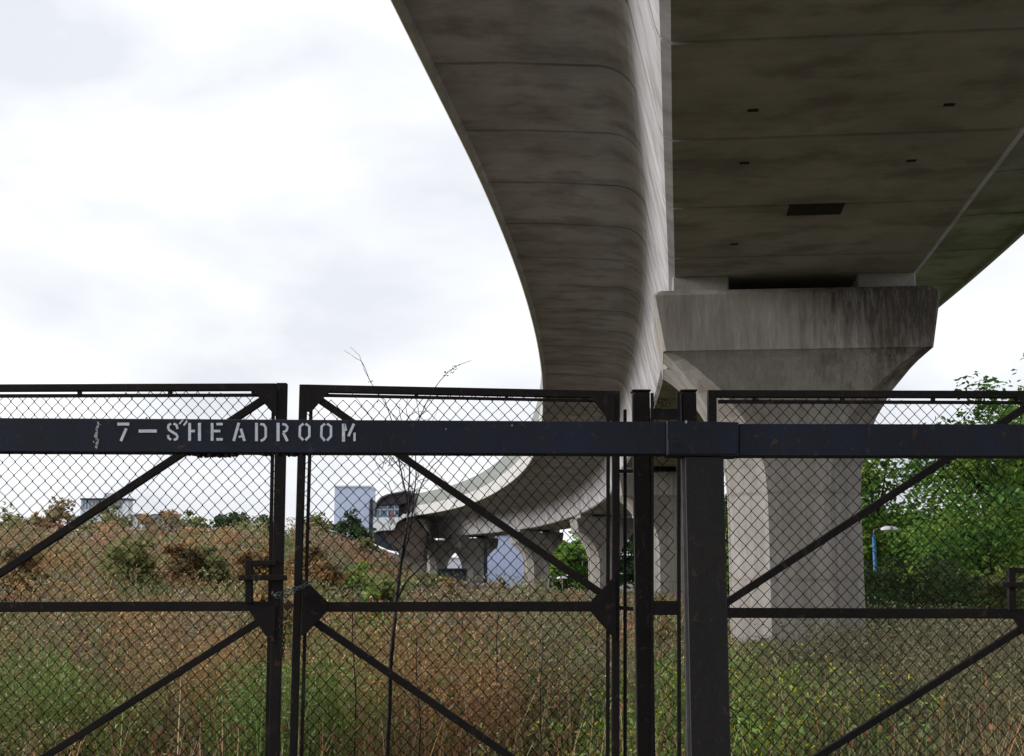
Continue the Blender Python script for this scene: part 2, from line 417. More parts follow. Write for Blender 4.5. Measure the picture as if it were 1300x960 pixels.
# ------------------------------------------------------------------ gates
YG = 8.4
def mesh_panel(name, x0, x1, y0t, y0b, parent, seed, Y=YG + .028):
    """chain link wire between measured outline; real woven zigzag wires"""
    a = P(x0, y0t, Y); b_ = P(x1, y0b, Y); X0, X1 = a.x, b_.x; Z1, Z0 = a.z, b_.z
    w = .0362; h = .0395; ncol = int((X1 - X0) / w) + 1; nrow = int((Z1 - Z0) / h) + 1
    k = np.arange(nrow + 1); V = []; Q = []; base = 0; r = .0029
    rs = np.random.default_rng(seed); ph = rs.uniform(0, 6, 8)
    for j in range(ncol):
        par = (k + j) % 2
        x = X0 + (j + par) * w; z = Z1 - k * h
        # the hooks of neighbouring wires overlap a little
        x = x + np.where(par == 1, .0022, -.0022)
        y = Y + np.where(par == 1, .0026, -.0026)
        dx = .018 * np.sin(z * 2.1 + x * 1.3 + ph[0]) + .007 * np.sin(z * 6 + x * 5 + ph[1]); dz = .020 * np.sin(x * 1.7 + ph[2]) + .009 * np.sin(x * 6.3 + z * 3 + ph[3])
        dy = .012 * np.sin(x * 1.1 + z * 1.7 + ph[4])
        x = x + dx; zz = z + dz; y = y + dy
        m_ = (x > X0 - .01) & (x < X1 + .01)
        c = np.stack([x, y, zz], 1)
        sg = np.where(par == 1, 1, -1)
        offs = np.array([(-r, 0, 0), (0, -r, 0), (r, 0, 0), (0, r, 0)])
        V.append((c[:, None, :] + offs[None]).reshape(-1, 3))
        for i in range(nrow):
            if not (m_[i] and m_[i + 1]): continue
            p0 = base + i * 4; p1 = p0 + 4
            for q in range(4): Q.append((p0 + q, p0 + (q + 1) % 4, p1 + (q + 1) % 4, p1 + q))
        base += (nrow + 1) * 4
    return np_mesh(name, np.concatenate(V), np.array(Q), None, M['wire'], parent)
TB = .05
def part(parent, name, polys, mat='frame', Y=YG, th=TB, bev=.003):
    if len(polys) > 1: return [part(parent, name, [p], mat, Y, th, bev) for p in polys]
    bm = BM()
    for p in polys:
        if len(p) == 3 and isinstance(p[2], (int, float)): bar(bm, p[0], p[1], p[2], Y, th)
        else: prism(bm, p, Y, th)
    return obj(name, bm, M[mat], parent, False, bev)
def gate_a(dx, dy, label, sl):
    """leaf hung on the left with latch on its right; sl = slope of its rails"""
    o = P(300 + dx, 1089, YG)
    t = thing('gate_leaf', label, 'gate', (o.x, YG, 0), 'rusty steel yard gate leaves')
    def q(*pts): return [(x + dx, y + dy + sl * x) for x, y in pts]
    part(t, 'stile', [q((350.5, 486), (364, 486), (351, 1086), (338, 1086))])
    part(t, 'stile', [q((-71, 488), (-60, 488), (-60, 1086), (-71, 1086))])
    part(t, 'top_rail', [q((-60, 488), (350, 486.5), (350, 495.5), (-60, 497))])
    part(t, 'middle_rail', [q((-60, 764.5), (345, 763.5), (345, 776), (-60, 777.5))])
    part(t, 'bottom_rail', [q((-60, 1058), (338, 1058), (338, 1070), (-60, 1070))])
    part(t, 'mesh_bar', [q((-58, 500.5), (344, 499.5), (344, 503.5), (-58, 505))], Y=YG + .01, th=.02, bev=0)
    part(t, 'mesh_bar', [q((345, 499), (349, 499), (339, 1057), (334.5, 1057))], Y=YG + .01, th=.02, bev=0)
    part(t, 'bar_clip', [q((x, 494), (x + 4.5, 494), (x + 4.5, 502), (x, 502)) for x in (-14, 98, 213, 319)], Y=YG + .006, th=.03, bev=0)
    part(t, 'gusset_plate', [q((320, 494), (351, 494), (351, 529))], Y=YG - .006, th=.008, bev=0)
    part(t, 'gusset_plate', [q((312, 770), (350, 770), (348, 816), (336, 806))], Y=YG - .006, th=.008, bev=0)
    part(t, 'diagonal_brace', [(q((346, 499))[0], q((-62, 768))[0], 9.5)], Y=YG + .004, th=.04)
    part(t, 'diagonal_brace', [(q((338, 783))[0], q((-62, 1036))[0], 9)], Y=YG + .004, th=.04)
    part(t, 'latch_frame', [q((311, 711), (320, 711), (320, 766), (311, 766)), q((320, 711.5), (351, 711.5), (351, 718), (320, 718))], Y=YG - .012, th=.05)
    part(t, 'latch_bolt', [q((302, 730), (364, 730), (364, 737), (302, 737))], Y=YG - .03, th=.016)
    pm = mesh_panel('chain_link_mesh', -60 + dx, 345 + dx, 502 + dy, 1060 + dy, t, int(dx) + 5000)
    return t
g1 = gate_a(0, 0, 'left gate leaf with box latch, chained to its neighbour behind the stencilled lettering', 0)
g3 = gate_a(970, 7.5, 'right gate leaf before the big pier and the green trees', .006)
# left stile of right leaf sits at px 899
o = P(580, 1089, YG)
g2 = thing('gate_leaf', 'middle gate leaf with brace falling right and bare shrub behind', 'gate', (o.x, YG, 0), 'rusty steel yard gate leaves')
part(g2, 'stile', [[(380, 488), (389.5, 488), (372.5, 1086), (363.5, 1086)]])
part(g2, 'stile', [[(777.5, 496), (787, 496), (786.5, 1086), (776.5, 1086)]])
part(g2, 'top_rail', [[(389, 488), (778, 496), (778, 505.5), (389, 497.5)]])
part(g2, 'middle_rail', [[(386, 764.5), (778, 763.5), (778, 776.5), (386, 777)]])
part(g2, 'bottom_rail', [[(374, 1058), (777, 1058), (777, 1070), (374, 1070)]])
part(g2, 'mesh_bar', [[(394, 499.5), (776, 507.5), (776, 511), (394, 503.5)]], Y=YG + .01, th=.02, bev=0)
part(g2, 'mesh_bar', [[(393, 499), (397, 499), (382, 1057), (378, 1057)]], Y=YG + .01, th=.02, bev=0)
part(g2, 'mesh_bar', [[(770, 508), (774.5, 508), (774, 1057), (769, 1057)]], Y=YG + .01, th=.02, bev=0)
part(g2, 'bar_clip', [[(x, y), (x + 4.5, y), (x + 4.5, y + 8), (x, y + 8)] for x, y in ((526, 497), (641, 500), (412, 495), (740, 502))], Y=YG + .006, th=.03, bev=0)
part(g2, 'gusset_plate', [[(387, 492), (420, 495), (395, 523), (387, 523)]], Y=YG - .006, th=.008, bev=0)
part(g2, 'gusset_plate', [[(748, 502), (780, 503), (780, 536), (771, 532)]], Y=YG - .006, th=.008, bev=0)
part(g2, 'gusset_plate', [[(384, 735), (391, 740), (416, 764), (414, 778), (390, 803), (382, 808)]], Y=YG - .006, th=.008, bev=0)
part(g2, 'gusset_plate', [[(782, 729), (750, 764), (751, 778), (782, 814)]], Y=YG - .006, th=.008, bev=0)
part(g2, 'diagonal_brace', [((402, 505), (764, 754), 9.5)], Y=YG + .004, th=.04)
part(g2, 'diagonal_brace', [((400, 790), (776, 1050), 9.5)], Y=YG + .004, th=.04)
part(g2, 'hinge', [[(784, 596), (804, 596), (804, 600), (784, 600)], [(786, 769), (804, 771), (804, 776), (786, 774)]], Y=YG + .01, th=.03, bev=0)
mesh_panel('chain_link_mesh', 386, 772, 506, 1060, g2, 77)
# thin galvanised rod beside the hinge post
bm = BM(); tube(bm, [P(793.5, 520, YG + .05), P(793.5, 1092, YG + .05)], .0105, seg=8)
rod = obj('standing_rod', bm, M['frame']); tag(rod, 'thin upright steel rod between middle gate leaf and its square post', 'rod')
# posts behind the barrier
def post(x0, x1, ytop, Y, label, d=.11, name='gate_post'):
    a = P(x0, ytop, Y); b_ = P(x1, ytop, Y)
    t = thing(name, label, 'post', ((a.x + b_.x) / 2, Y + d / 2, 0))
    bm = BM(); box(bm, a.x, b_.x, Y, Y + d, -.3, a.z); obj('shaft', bm, M['frame'], t, False, .008)
    bm = BM(); box(bm, a.x - .006, b_.x + .006, Y - .006, Y + d + .006, a.z + .001, a.z + .012); obj('cap_plate', bm, M['frame'], t, False, .003)
    return t
post(803.5, 825, 497, YG + .03, 'square dark steel post hinging the middle gate leaf, left of the narrow mesh panel')
post(865, 884, 497, YG + .03, 'dark steel post just behind the thick barrier post')
o = P(845, 1089, YG)
sp = thing('side_panel', 'narrow mesh infill panel between the two dark gate posts', 'fence panel', (o.x, YG, 0))
part(sp, 'upright', [[(826.5, 499), (830, 499), (830, 1085), (826.5, 1085)]], Y=YG + .02, th=.03, bev=0)
part(sp, 'upright', [[(859.5, 498), (864, 498), (865, 1085), (860.5, 1085)]], Y=YG + .02, th=.03, bev=0)
part(sp, 'rail', [[(830, 519), (859.5, 519), (859.5, 532), (830, 532)]], Y=YG + .024, th=.03, bev=0)
part(sp, 'rail', [[(830, 763), (860, 763), (860, 781), (830, 781)]], Y=YG + .02, th=.03)
mesh_panel('chain_link_mesh', 829, 861, 521, 1080, sp, 5, YG + .06)
bm = BM()
for k in range(3):
    pts = [P(836 + k * 5 + 6 * math.cos(a_), 514 - 3 * k % 4 + 5 * math.sin(a_ * 1.1), YG + .03 + .01 * math.sin(3 * a_)) for a_ in np.linspace(.2, 6, 12)]
    tube(bm, pts, .0016, seg=4)
o = obj('wire_tangle', bm, M['wire'], sp)

# ------------------------------------------------------------------ headroom barrier
YB = 7.3
o = P(894, 1089, YB)
hb = thing('headroom_barrier', 'dark painted height restriction beam on thick posts, stencilled HEADROOM in pale letters', 'barrier', (o.x, YB, 0))
part(hb, 'beam', [[(-190, 529.5), (846, 535.5), (846, 577), (-190, 573)]], 'beam', YB, .14, .004)
part(hb, 'splice_sleeve', [[(846.3, 534), (938, 536), (938, 580), (846.3, 578.5)]], 'beam', YB - .008, .156, .004)
part(hb, 'beam', [[(938.3, 538), (1460, 539), (1460, 580), (938.3, 579)]], 'beam', YB, .14, .004)
part(hb, 'splice_lip', [[(848, 558.5), (936, 559.5), (936, 577), (848, 576.5)]], 'beam', YB - .014, .006, .002)
# round hole in the lip as a dark disc, its shade in the colour
c = P(859.5, 565, YB - .016); bm = BM()
bmesh.ops.create_cone(bm, cap_ends=True, segments=20, radius1=.0135, radius2=.0135, depth=.004)
bmesh.ops.rotate(bm, verts=bm.verts, cent=(0, 0, 0), matrix=__import__('mathutils').Matrix.Rotation(R(90), 3, 'X'))
bmesh.ops.translate(bm, verts=bm.verts, vec=c); obj('bolt_hole', bm, M['holeshade'], hb)
a = P(869.5, 579, YB); b_ = P(918.5, 579, YB)
bm = BM(); box(bm, a.x, b_.x, YB - .004, YB + .02, -.3, a.z - .004); box(bm, (a.x + b_.x) / 2 - .008, (a.x + b_.x) / 2 + .008, YB + .02, YB + .18, -.3, a.z - .004); box(bm, a.x, b_.x, YB + .18, YB + .2, -.3, a.z - .004)
obj('post', bm, M['post'], hb, False, .004)
bm = BM(); aa = P(865.2, 579, YB + .05); box(bm, aa.x, aa.x + .014, YB + .05, YB + .06, -.3, a.z - .01); obj('lit_side_strip', bm, M['galv'], hb)  # paler strip paints the light on the post's side face
bm = BM(); xl = P(-165, 579, YB).x; box(bm, xl, xl + .2, YB - .004, YB + .2, -.3, P(-165, 572, YB).z); obj('post', bm, M['post'], hb, False, .004)
# lettering: painted strokes 2 mm proud
def stroke(pts, w, ox, oy, k):
    w = w / k; pts = [(ox + x / k, oy + y / k) for x, y in pts]
    L_, R_ = [], []
    for i, p in enumerate(pts):
        a = Vector(pts[max(0, i - 1)]); c_ = Vector(pts[min(len(pts) - 1, i + 1)]); d = (c_ - a).normalized(); nn = Vector((-d.y, d.x)) * w / 2
        L_.append((p[0] + nn.x, p[1] + nn.y)); R_.append((p[0] - nn.x, p[1] - nn.y))
    for i in range(len(pts) - 1): prism(bm, [L_[i], L_[i + 1], R_[i + 1], R_[i]], YB - .0022, .002)
Z1 = (140, 520, 8.125); Z2 = (290, 520, 7.222)
LET = [(Z1, [([(72, 150), (195, 150)], 30), ([(165, 195), (108, 325)], 28)]), (Z1, [([(292, 222), (480, 222)], 32)]),
 (Z1, [([(626, 146), (602, 160), (596, 182), (606, 210), (640, 232), (680, 256), (693, 280), (684, 304), (655, 314)], 25), ([(652, 146), (682, 158), (694, 200)], 25), ([(595, 264), (601, 294), (627, 312)], 25)]),
 (Z1, [([(712, 150), (750, 105)], 15), ([(757, 165), (793, 115)], 19)]),
 (Z1, [([(818, 138), (818, 323)], 29), ([(920, 138), (920, 323)], 31), ([(834, 222), (872, 222)], 26)]),
 (Z1, [([(1050, 138), (1050, 323)], 28), ([(1095, 150), (1160, 150)], 26), ([(1066, 222), (1135, 222)], 26), ([(1095, 308), (1160, 308)], 27)]),
 (Z2, [([(95, 122), (48, 288)], 25), ([(114, 176), (147, 288)], 25), ([(94, 252), (122, 244)], 18)]),
 (Z2, [([(257, 122), (257, 290)], 26), ([(292, 134), (322, 138), (342, 165), (342, 250), (322, 276), (296, 287)], 23)]),
 (Z2, [([(455, 122), (455, 290)], 28), ([(494, 134), (524, 139), (541, 160), (534, 190), (500, 212)], 22), ([(503, 214), (541, 289)], 24)]),
 (Z2, [([(688, 130), (656, 155), (653, 245), (686, 281)], 23), ([(706, 130), (742, 155), (742, 245), (706, 281)], 23)]),
 (Z2, [([(886, 130), (854, 155), (851, 245), (884, 287)], 23), ([(904, 130), (940, 155), (940, 245), (904, 284)], 23)]),
 (Z2, [([(1055, 130), (1055, 295)], 28), ([(1066, 134), (1080, 195)], 18), ([(1150, 130), (1100, 245)], 24), ([(1156, 212), (1156, 290)], 21)])]
for zc, strokes in LET:
    bm = BM()
    for pts, w in strokes: stroke(pts, w, *zc)
    obj('stencil_letter', bm, M['paint_white'], hb)
bm = BM(); rr = random.Random(3)
for k in range(26):
    y = 537 + k * 1.25 + rr.uniform(-1, 1); x = 125.5 - (y - 537) * .12 + rr.gauss(0, 1.4); r_ = rr.uniform(.5, 2.2)
    prism(bm, [(x + r_ * .7 * math.cos(a_) * rr.uniform(.6, 1.2), y + r_ * 1.3 * math.sin(a_) * rr.uniform(.6, 1.2)) for a_ in np.linspace(0, 5.6, 7)], YB - .0016 - k * .00002, .0012)
obj('bird_dropping', bm, M['dropping'], hb)
for x, y, r_ in ((186, 531, 1.4), (871, 535.6, 1.7), (650, 540, 1), (566, 545, .8)):
    bm = BM()
    prism(bm, [(x + r_ * math.cos(a_), y + r_ * 1.3 * math.sin(a_)) for a_ in np.linspace(0, 5.2, 6)], YB - .011, .0012)
    obj('bird_dropping', bm, M['dropping'], hb)
# rust scale and moss hanging from the underside
bm = BM(); x = 0; top = []; bot = []
def under(x): return 573 + (x + 190) * 4 / 1036
x = -10
while x < 700:
    base = 1.0 + 1.2 * mnoise.noise(Vector((x * .05, 1, 0)))
    if 222 < x < 312: base += 4.2 * min(1, (x - 222) / 30, (312 - x) / 22)
    if 330 < x < 386: base += 2.2
    if 565 < x < 600: base += 1.5
    x2 = x + rr.uniform(2.0, 4.5); h_ = max(.3, base + rr.uniform(-.9, .9))
    prism(bm, [(x, under(x) - .5), (x2, under(x2) - .5), (x2, under(x2) + h_), ((x + x2) / 2, under(x) + h_ + rr.uniform(-.6, .9)), (x, under(x) + max(.3, h_ + rr.uniform(-.8, .8)))], YB + .004 + .05 * rr.random(), .03)
    x = x2
obj('rust_scale', bm, M['rustflake'], hb)

# chain and padlock
def links(pts, name, parent, r=.0032, L_=.030, w=.0085):
    bm = BM(); pts = [Vector(p) for p in pts]; pos = []; a = 0
    tot = sum((pts[i + 1] - pts[i]).length for i in range(len(pts) - 1)); n_ = int(tot / (L_ * .74))
    for k in range(n_):
        d = tot * (k + .5) / n_; i = 0
        while i < len(pts) - 2 and d > (pts[i + 1] - pts[i]).length: d -= (pts[i + 1] - pts[i]).length; i += 1
        t_ = (pts[i + 1] - pts[i]).normalized(); c = pts[i] + t_ * d
        ref = Vector((0, 1, 0)) if k % 2 else Vector((0, 1, 0)).cross(t_).normalized()
        loop = [c + t_ * (L_ / 2 * math.cos(q)) + ref * (w * (1 if abs(math.sin(q)) > .3 else .6) * math.sin(q)) for q in np.linspace(0, 2 * math.pi, 13)]
        tube(bm, loop, r, seg=5)
    return bm
cy = YG - .03
cpts = [P(344, 752, cy + .1), P(346, 753, cy), P(352, 758, cy - .01), P(366, 756, cy), P(380, 747, cy - .005), P(393, 739, cy), P(396, 738, cy + .08)]
o = P(370, 755, cy)
ct = thing('lock_chain', 'steel chain looped between the left and middle gate leaves', 'chain', o)
obj('chain_loop', links(cpts, '', None), M['chain'], ct)
cp2 = [P(344, 750, cy + .1), P(350, 756, cy - .02), P(362, 750, cy - .02), P(378, 746, cy - .02), P(392, 743, cy - .01)]
obj('chain_loop', links(cp2, '', None, .003), M['chain'], ct)
obj('chain_tail', links([P(358, 762, cy - .015), P(357, 800, cy - .015), P(358.5, 835, cy - .012), P(361, 800, cy - .018)], '', None, .0028), M['frame'], ct)
o = P(364, 768, cy)
pk = thing('padlock', 'small dark padlock hanging tilted from the chain', 'padlock', o)
bm = BM(); prism(bm, [(358, 769), (366, 761), (372, 768), (364, 777)], cy - .02, .022); obj('lock_body', bm, M['brass'], pk, False, .003)
bm = BM(); tube(bm, [P(360, 766, cy - .01), P(357, 761, cy - .01), P(358, 757, cy - .01), P(362, 758, cy - .01), P(365, 763, cy - .01)], .0028, seg=6); obj('shackle', bm, M['chain'], pk)

# ------------------------------------------------------------------ vegetation helpers
def rot_quads(c, u, v):
    """c (N,3) centres, u,v (N,3) half vectors -> verts, quads (diamond leaves)"""
    n_ = len(c); V = np.stack([c - u, c - v * .9 + u * .1, c + u, c + v * .9 + u * .1], 1).reshape(-1, 3)
    return V, np.arange(n_ * 4).reshape(-1, 4)
def rand_dirs(n_, r):
    d = r.normal(size=(n_, 3)); return d / np.linalg.norm(d, axis=1)[:, None]
def crown(name, parent, centre, rad, nclump, per, leaf, cols, seed, flat=.8, clump=.42, hollow=.35):
    r = np.random.default_rng(seed)
    d = rand_dirs(nclump, r); rr_ = (hollow + (1 - hollow) * r.random(nclump) ** .6)
    # lumpy outline
    lump = 1 + .22 * np.sin(d[:, 0] * 5 + seed) * np.cos(d[:, 2] * 4 + seed * 2) + .12 * np.sin(d[:, 1] * 9 + d[:, 0] * 7 + seed)
    cc = d * (rr_ * lump)[:, None] * np.array(rad)[None]
    size = clump * np.mean(rad) * r.uniform(.45, 1.1, nclump)
    tone = r.uniform(0, 1, nclump)
    k = np.repeat(np.arange(nclump), per); n_ = len(k)
    dd = rand_dirs(n_, r) * (r.random(n_) ** .45)[:, None] * size[k][:, None] * np.array([1, 1, .7])
    c = cc[k] + dd + np.array(centre)[None]
    u = rand_dirs(n_, r); u[:, 2] *= .6; u /= np.linalg.norm(u, axis=1)[:, None]
    w = rand_dirs(n_, r); v = np.cross(u, w); v /= np.linalg.norm(v, axis=1)[:, None] + 1e-9
    s_ = leaf * r.uniform(.55, 1.25, n_); V, Q = rot_quads(c, u * s_[:, None], v * (s_ * .55)[:, None])
    cols = np.array(cols); t_ = np.clip(tone[k] * .75 + r.uniform(-.05, .35, n_), 0, .999) * (len(cols) - 1)
    i_ = t_.astype(int); f_ = (t_ - i_)[:, None]; C_ = cols[i_] * (1 - f_) + cols[np.minimum(i_ + 1, len(cols) - 1)] * f_
    C_ *= (2.15 * r.uniform(.5, 1.5, n_))[:, None]
    return np_mesh(name, V, Q, C_, M['leaf'], parent)
def tree(label, X, Y, h, r, cols, seed, leaf=.11, nclump=90, per=110, low=.12, name='broadleaf_tree', cat='tree', group=None, rz=None):
    z0 = float(ground_z(X, Y)); t = thing(name, label, cat, (X, Y, z0), group)
    rn = random.Random(seed); bm = BM(); top = h * .62
    lean = Vector((rn.uniform(-.2, .2), rn.uniform(-.2, .2), 0))
    tube(bm, [Vector((X, Y, z0 - .1)), Vector((X, Y, z0 + top * .4)) + lean * .4, Vector((X, Y, z0 + top)) + lean, Vector((X, Y, z0 + h * .9)) + lean * 2], max(.03, h * .02), h * .004, 7)
    obj('trunk', bm, M['bark'], t, True)
    bm = BM()
    for k in range(9):
        z = z0 + h * rn.uniform(.2, .65); a = rn.uniform(0, 6.28); L_ = r * rn.uniform(.5, .95)
        p0 = Vector((X, Y, z)) + lean * .5; p2 = p0 + Vector((math.cos(a) * L_, math.sin(a) * L_, L_ * rn.uniform(.4, .9)))
        tube(bm, [p0, p0.lerp(p2, .5) + Vector((0, 0, -.08 * L_)), p2], h * .009, h * .002, 5)
    obj('limbs', bm, M['bark'], t, True)
    hz = h * (1 - low) / 2; rz = hz
    crown('crown', t, (X, Y, z0 + h * low + hz), (r, r, rz), nclump, per, leaf, cols, seed)
    return t
GREEN = [(.018, .042, .012), (.036, .078, .016), (.058, .115, .022), (.090, .150, .028), (.16, .19, .04)]
DARKG = [(.012, .024, .010), (.02, .035, .013), (.032, .05, .018)]
OLIVE = [(.045, .055, .02), (.07, .078, .028), (.095, .095, .036), (.11, .085, .04)]
BROWNG = [(.07, .06, .03), (.10, .08, .04), (.13, .09, .042), (.15, .08, .035)]

tree('bright green leafy tree right beside the big pier', 11.9, 47, 5.9, 2.6, GREEN, 21, .12, 90, 110, .02)
tree('leafy green tree with its pointed top showing above the beam', 16.2, 50, 7.7, 2.6, GREEN, 22, .12, 90, 110, .05)
tree('yellowish green tree rising highest above the beam near the gate brace', 16.5, 47, 8.1, 2.3, GREEN, 23, .11, 85, 110, .05)
tree('tall tree on the right whose twigs reach into the sky at the picture edge', 17.9, 39, 9.9, 3.2, GREEN, 24, .10, 120, 110, .05)
tree('low dense green tree between the lamp and the right gate latch', 14.0, 42.5, 4.4, 2.6, GREEN, 25, .10, 80, 110, .0)
tree('broad green tree filling the gap behind the other right hand trees', 19.5, 53, 6.6, 3.6, GREEN, 26, .13, 100, 100, .0)
tree('small green tree seen through the mesh above the blue lamp post', 12.9, 53, 5.5, 2.6, GREEN, 27, .13, 80, 100, .0)
tree('green tree standing under the far viaduct between two piers', 9.2, 235, 9.5, 4.2, GREEN, 28, .5, 60, 60, .0)
tree('dark green tree behind the far piers, right of the white ended one', 13.5, 245, 8.5, 5, DARKG, 29, .5, 60, 60, .0)
tree('dark green tree far off in the slit left of the square hinge post', 17.5, 205, 9, 4, DARKG, 33, .45, 60, 60, .0)
tree('green tree showing in the slit left of the big pier shaft', 15.5, 105, 8.5, 3.4, GREEN, 30, .25, 60, 70, .0)
tree('dark ivy covered bush under the blue lamp', 10.1, 36.5, 2.35, 1.75, DARKG[1:] + [(.05, .08, .03)], 31, .07, 60, 120, .0, 'bush', 'bush')
tree('dark rounded bush on the slope right of the ivy bush', 12.2, 38.5, 1.9, 1.8, DARKG + OLIVE, 32, .07, 60, 100, .0, 'bush', 'bush')
# horizon trees on the left: px centre, top y, width px, depth, palette
hz = [(12, 652, 62, 118, OLIVE, 'rounded tree at the far left of the horizon line'), (72, 643, 56, 112, BROWNG, 'rusty brown tree left of the distant glazed block'),
      (138, 646, 62, 120, OLIVE, 'olive tree partly covering the distant glazed block'), (200, 655, 52, 112, BROWNG, 'brownish tree in front of the low pale block'),
      (243, 658, 42, 122, OLIVE, 'small tree on the horizon right of the low pale block'), (294, 656, 50, 105, DARKG, 'dark round tree standing alone left of the gate stile'),
      (338, 662, 34, 118, DARKG, 'small dark tree right behind the left gate stile'), (398, 660, 44, 118, OLIVE, 'tree on the horizon just right of the gap between the gate leaves'),
      (442, 668, 52, 88, DARKG, 'dark bushy tree standing before the pale tower'), (463, 690, 26, 84, OLIVE, 'small olive bush at the foot of the pale tower')]
for k, (px, yt, w, Y, pal, lab) in enumerate(hz):
    q = P(px, yt - 9, Y); z0 = float(ground_z(q.x, Y)); r_ = w / F * Y / 2 * 1.2
    tree(lab, q.x, Y, (q.z - z0) * .97, r_, pal, 50 + k, .16 if Y < 100 else .2, 60, 55, .0, 'distant_tree', 'tree', 'trees along the horizon')
# scrub bushes spotted over the bank
sc = [(30, 690, 70, BROWNG), (105, 684, 60, OLIVE), (170, 683, 66, OLIVE), (232, 684, 58, BROWNG), (270, 690, 50, OLIVE), (322, 692, 60, BROWNG), (390, 690, 58, BROWNG), 
      (415, 706, 44, BROWNG), (452, 716, 56, GREEN[1:] + BROWNG[1:]), (480, 738, 44, GREEN[1:] + OLIVE), (540, 728, 44, OLIVE), (570, 742, 40, BROWNG), (636, 736, 24, BROWNG), (345, 736, 40, BROWNG)]
where = ['leftmost on the crest, below the rounded horizon tree', 'below the distant glazed block', 'on the crest below the brownish tree', 'on the crest right of the diagonal brace', 'below the dark round tree', 'beside the left gate stile on the crest', 'just right of the gate gap on the crest',
         'left of the pale tower foot', 'with bright green leaves below the tower', 'green one at the foot of the bare shrub', 'left of the slim far pier', 'right beside the slim far pier', 'dark one in front of the lavender wall', 'between latch and chain']
for k, ((px, yt, w, pal), wh) in enumerate(zip(sc, where)):
    # find the depth where the bush of ~1.7 m stands on the bank
    best = None
    for Y in np.arange(18, 100, 1.0):
        q = P(px, yt, Y); z0 = float(ground_z(q.x, Y)); e = abs((q.z - z0) - 1.75)
        if best is None or e < best[0]: best = (e, Y, q, z0)
    e, Y, q, z0 = best
    if q.z - z0 < .5: continue
    r_ = w / F * Y / 2
    tree('scrub bush ' + wh, q.x, Y, max(.9, q.z - z0), r_, pal, 90 + k, .05 + .0009 * Y, 50, 60, .0, 'scrub_bush', 'bush', 'scrub bushes on the overgrown bank')

# ------------------------------------------------------------------ weeds (uncountable)
def blades(n_, X, Y, H, r, wd, cols, spread=.14, per=8, lean=.35):
    """tufts of thin curved stems; two quads a blade"""
    k = np.repeat(np.arange(n_), per); m_ = len(k)
    bx = X[k] + r.normal(0, spread, m_); by = Y[k] + r.normal(0, spread, m_); bz = ground_z(bx, by) - .02
    a = r.uniform(0, 6.283, m_); l = r.uniform(.05, lean, m_) * H[k]; h = H[k] * r.uniform(.5, 1.05, m_)
    dx, dy = np.cos(a), np.sin(a); b2 = r.uniform(0, 6.283, m_); wx, wy = np.cos(b2) * wd[k], np.sin(b2) * wd[k]
    p0 = np.stack([bx, by, bz], 1); p1 = p0 + np.stack([dx * l * .35, dy * l * .35, h * .6], 1); p2 = p0 + np.stack([dx * l, dy * l, h], 1)
    w = np.stack([wx, wy, 0 * wx], 1)
    V = np.stack([p0 - w, p0 + w, p1 + w * .8, p1 - w * .8, p2 + w * .25, p2 - w * .25], 1).reshape(-1, 3)
    b0 = np.arange(m_) * 6; Q = np.concatenate([np.stack([b0, b0 + 1, b0 + 2, b0 + 3], 1), np.stack([b0 + 3, b0 + 2, b0 + 4, b0 + 5], 1)])
    C_ = 2.0 * cols[k] * r.uniform(.65, 1.35, m_)[:, None]; return V, Q, np.concatenate([C_, C_]), p2, k
def leaves(n_, X, Y, H, r, size, cols, per, spread, lo=.1, asp=.5):
    k = np.repeat(np.arange(n_), per); m_ = len(k)
    hh = lo + (1 - lo) * r.random(m_) ** .7
    sp_ = spread[k] * (1.1 - .5 * hh)
    bx = X[k] + r.normal(0, 1, m_) * sp_; by = Y[k] + r.normal(0, 1, m_) * sp_
    c = np.stack([bx, by, ground_z(bx, by) + hh * H[k]], 1)
    u = rand_dirs(m_, r); w = rand_dirs(m_, r); v = np.cross(u, w); v /= np.linalg.norm(v, axis=1)[:, None] + 1e-9
    s_ = size[k] * r.uniform(.5, 1.3, m_); V, Q = rot_quads(c, u * s_[:, None], v * (s_ * asp)[:, None])
    return V, Q, 2.1 * cols[k] * r.uniform(.6, 1.4, m_)[:, None]
def fieldnoise(X, Y, sc_, ox):
    return np.array([mnoise.noise(Vector((x * sc_ + ox, y * sc_, ox))) for x, y in zip(X, Y)])
class Acc:
    def __init__(s): s.V = []; s.Q = []; s.C = []; s.n = 0
    def add(s, V, Q, C_): s.V.append(V); s.Q.append(Q + s.n); s.C.append(C_); s.n += len(V)
    def build(s, name, mat, label, cat):
        o = np_mesh(name, np.concatenate(s.V), np.concatenate(s.Q), np.concatenate(s.C), mat); return tag(o, label, cat, kind='stuff')
def scatter(n_, y0, y1, r, half=.50, pad=2):
    Y = (r.random(n_) * (y1 ** 1.35 - y0 ** 1.35) + y0 ** 1.35) ** (1 / 1.35); X = (r.random(n_) * 2 - 1) * (half * Y + pad); return X, Y
PAL = np.array([(.15, .125, .07), (.18, .14, .075), (.19, .11, .05), (.12, .12, .05), (.08, .105, .035), (.14, .12, .095), (.15, .08, .05), (.115, .095, .065)])
r = rng
A = Acc()
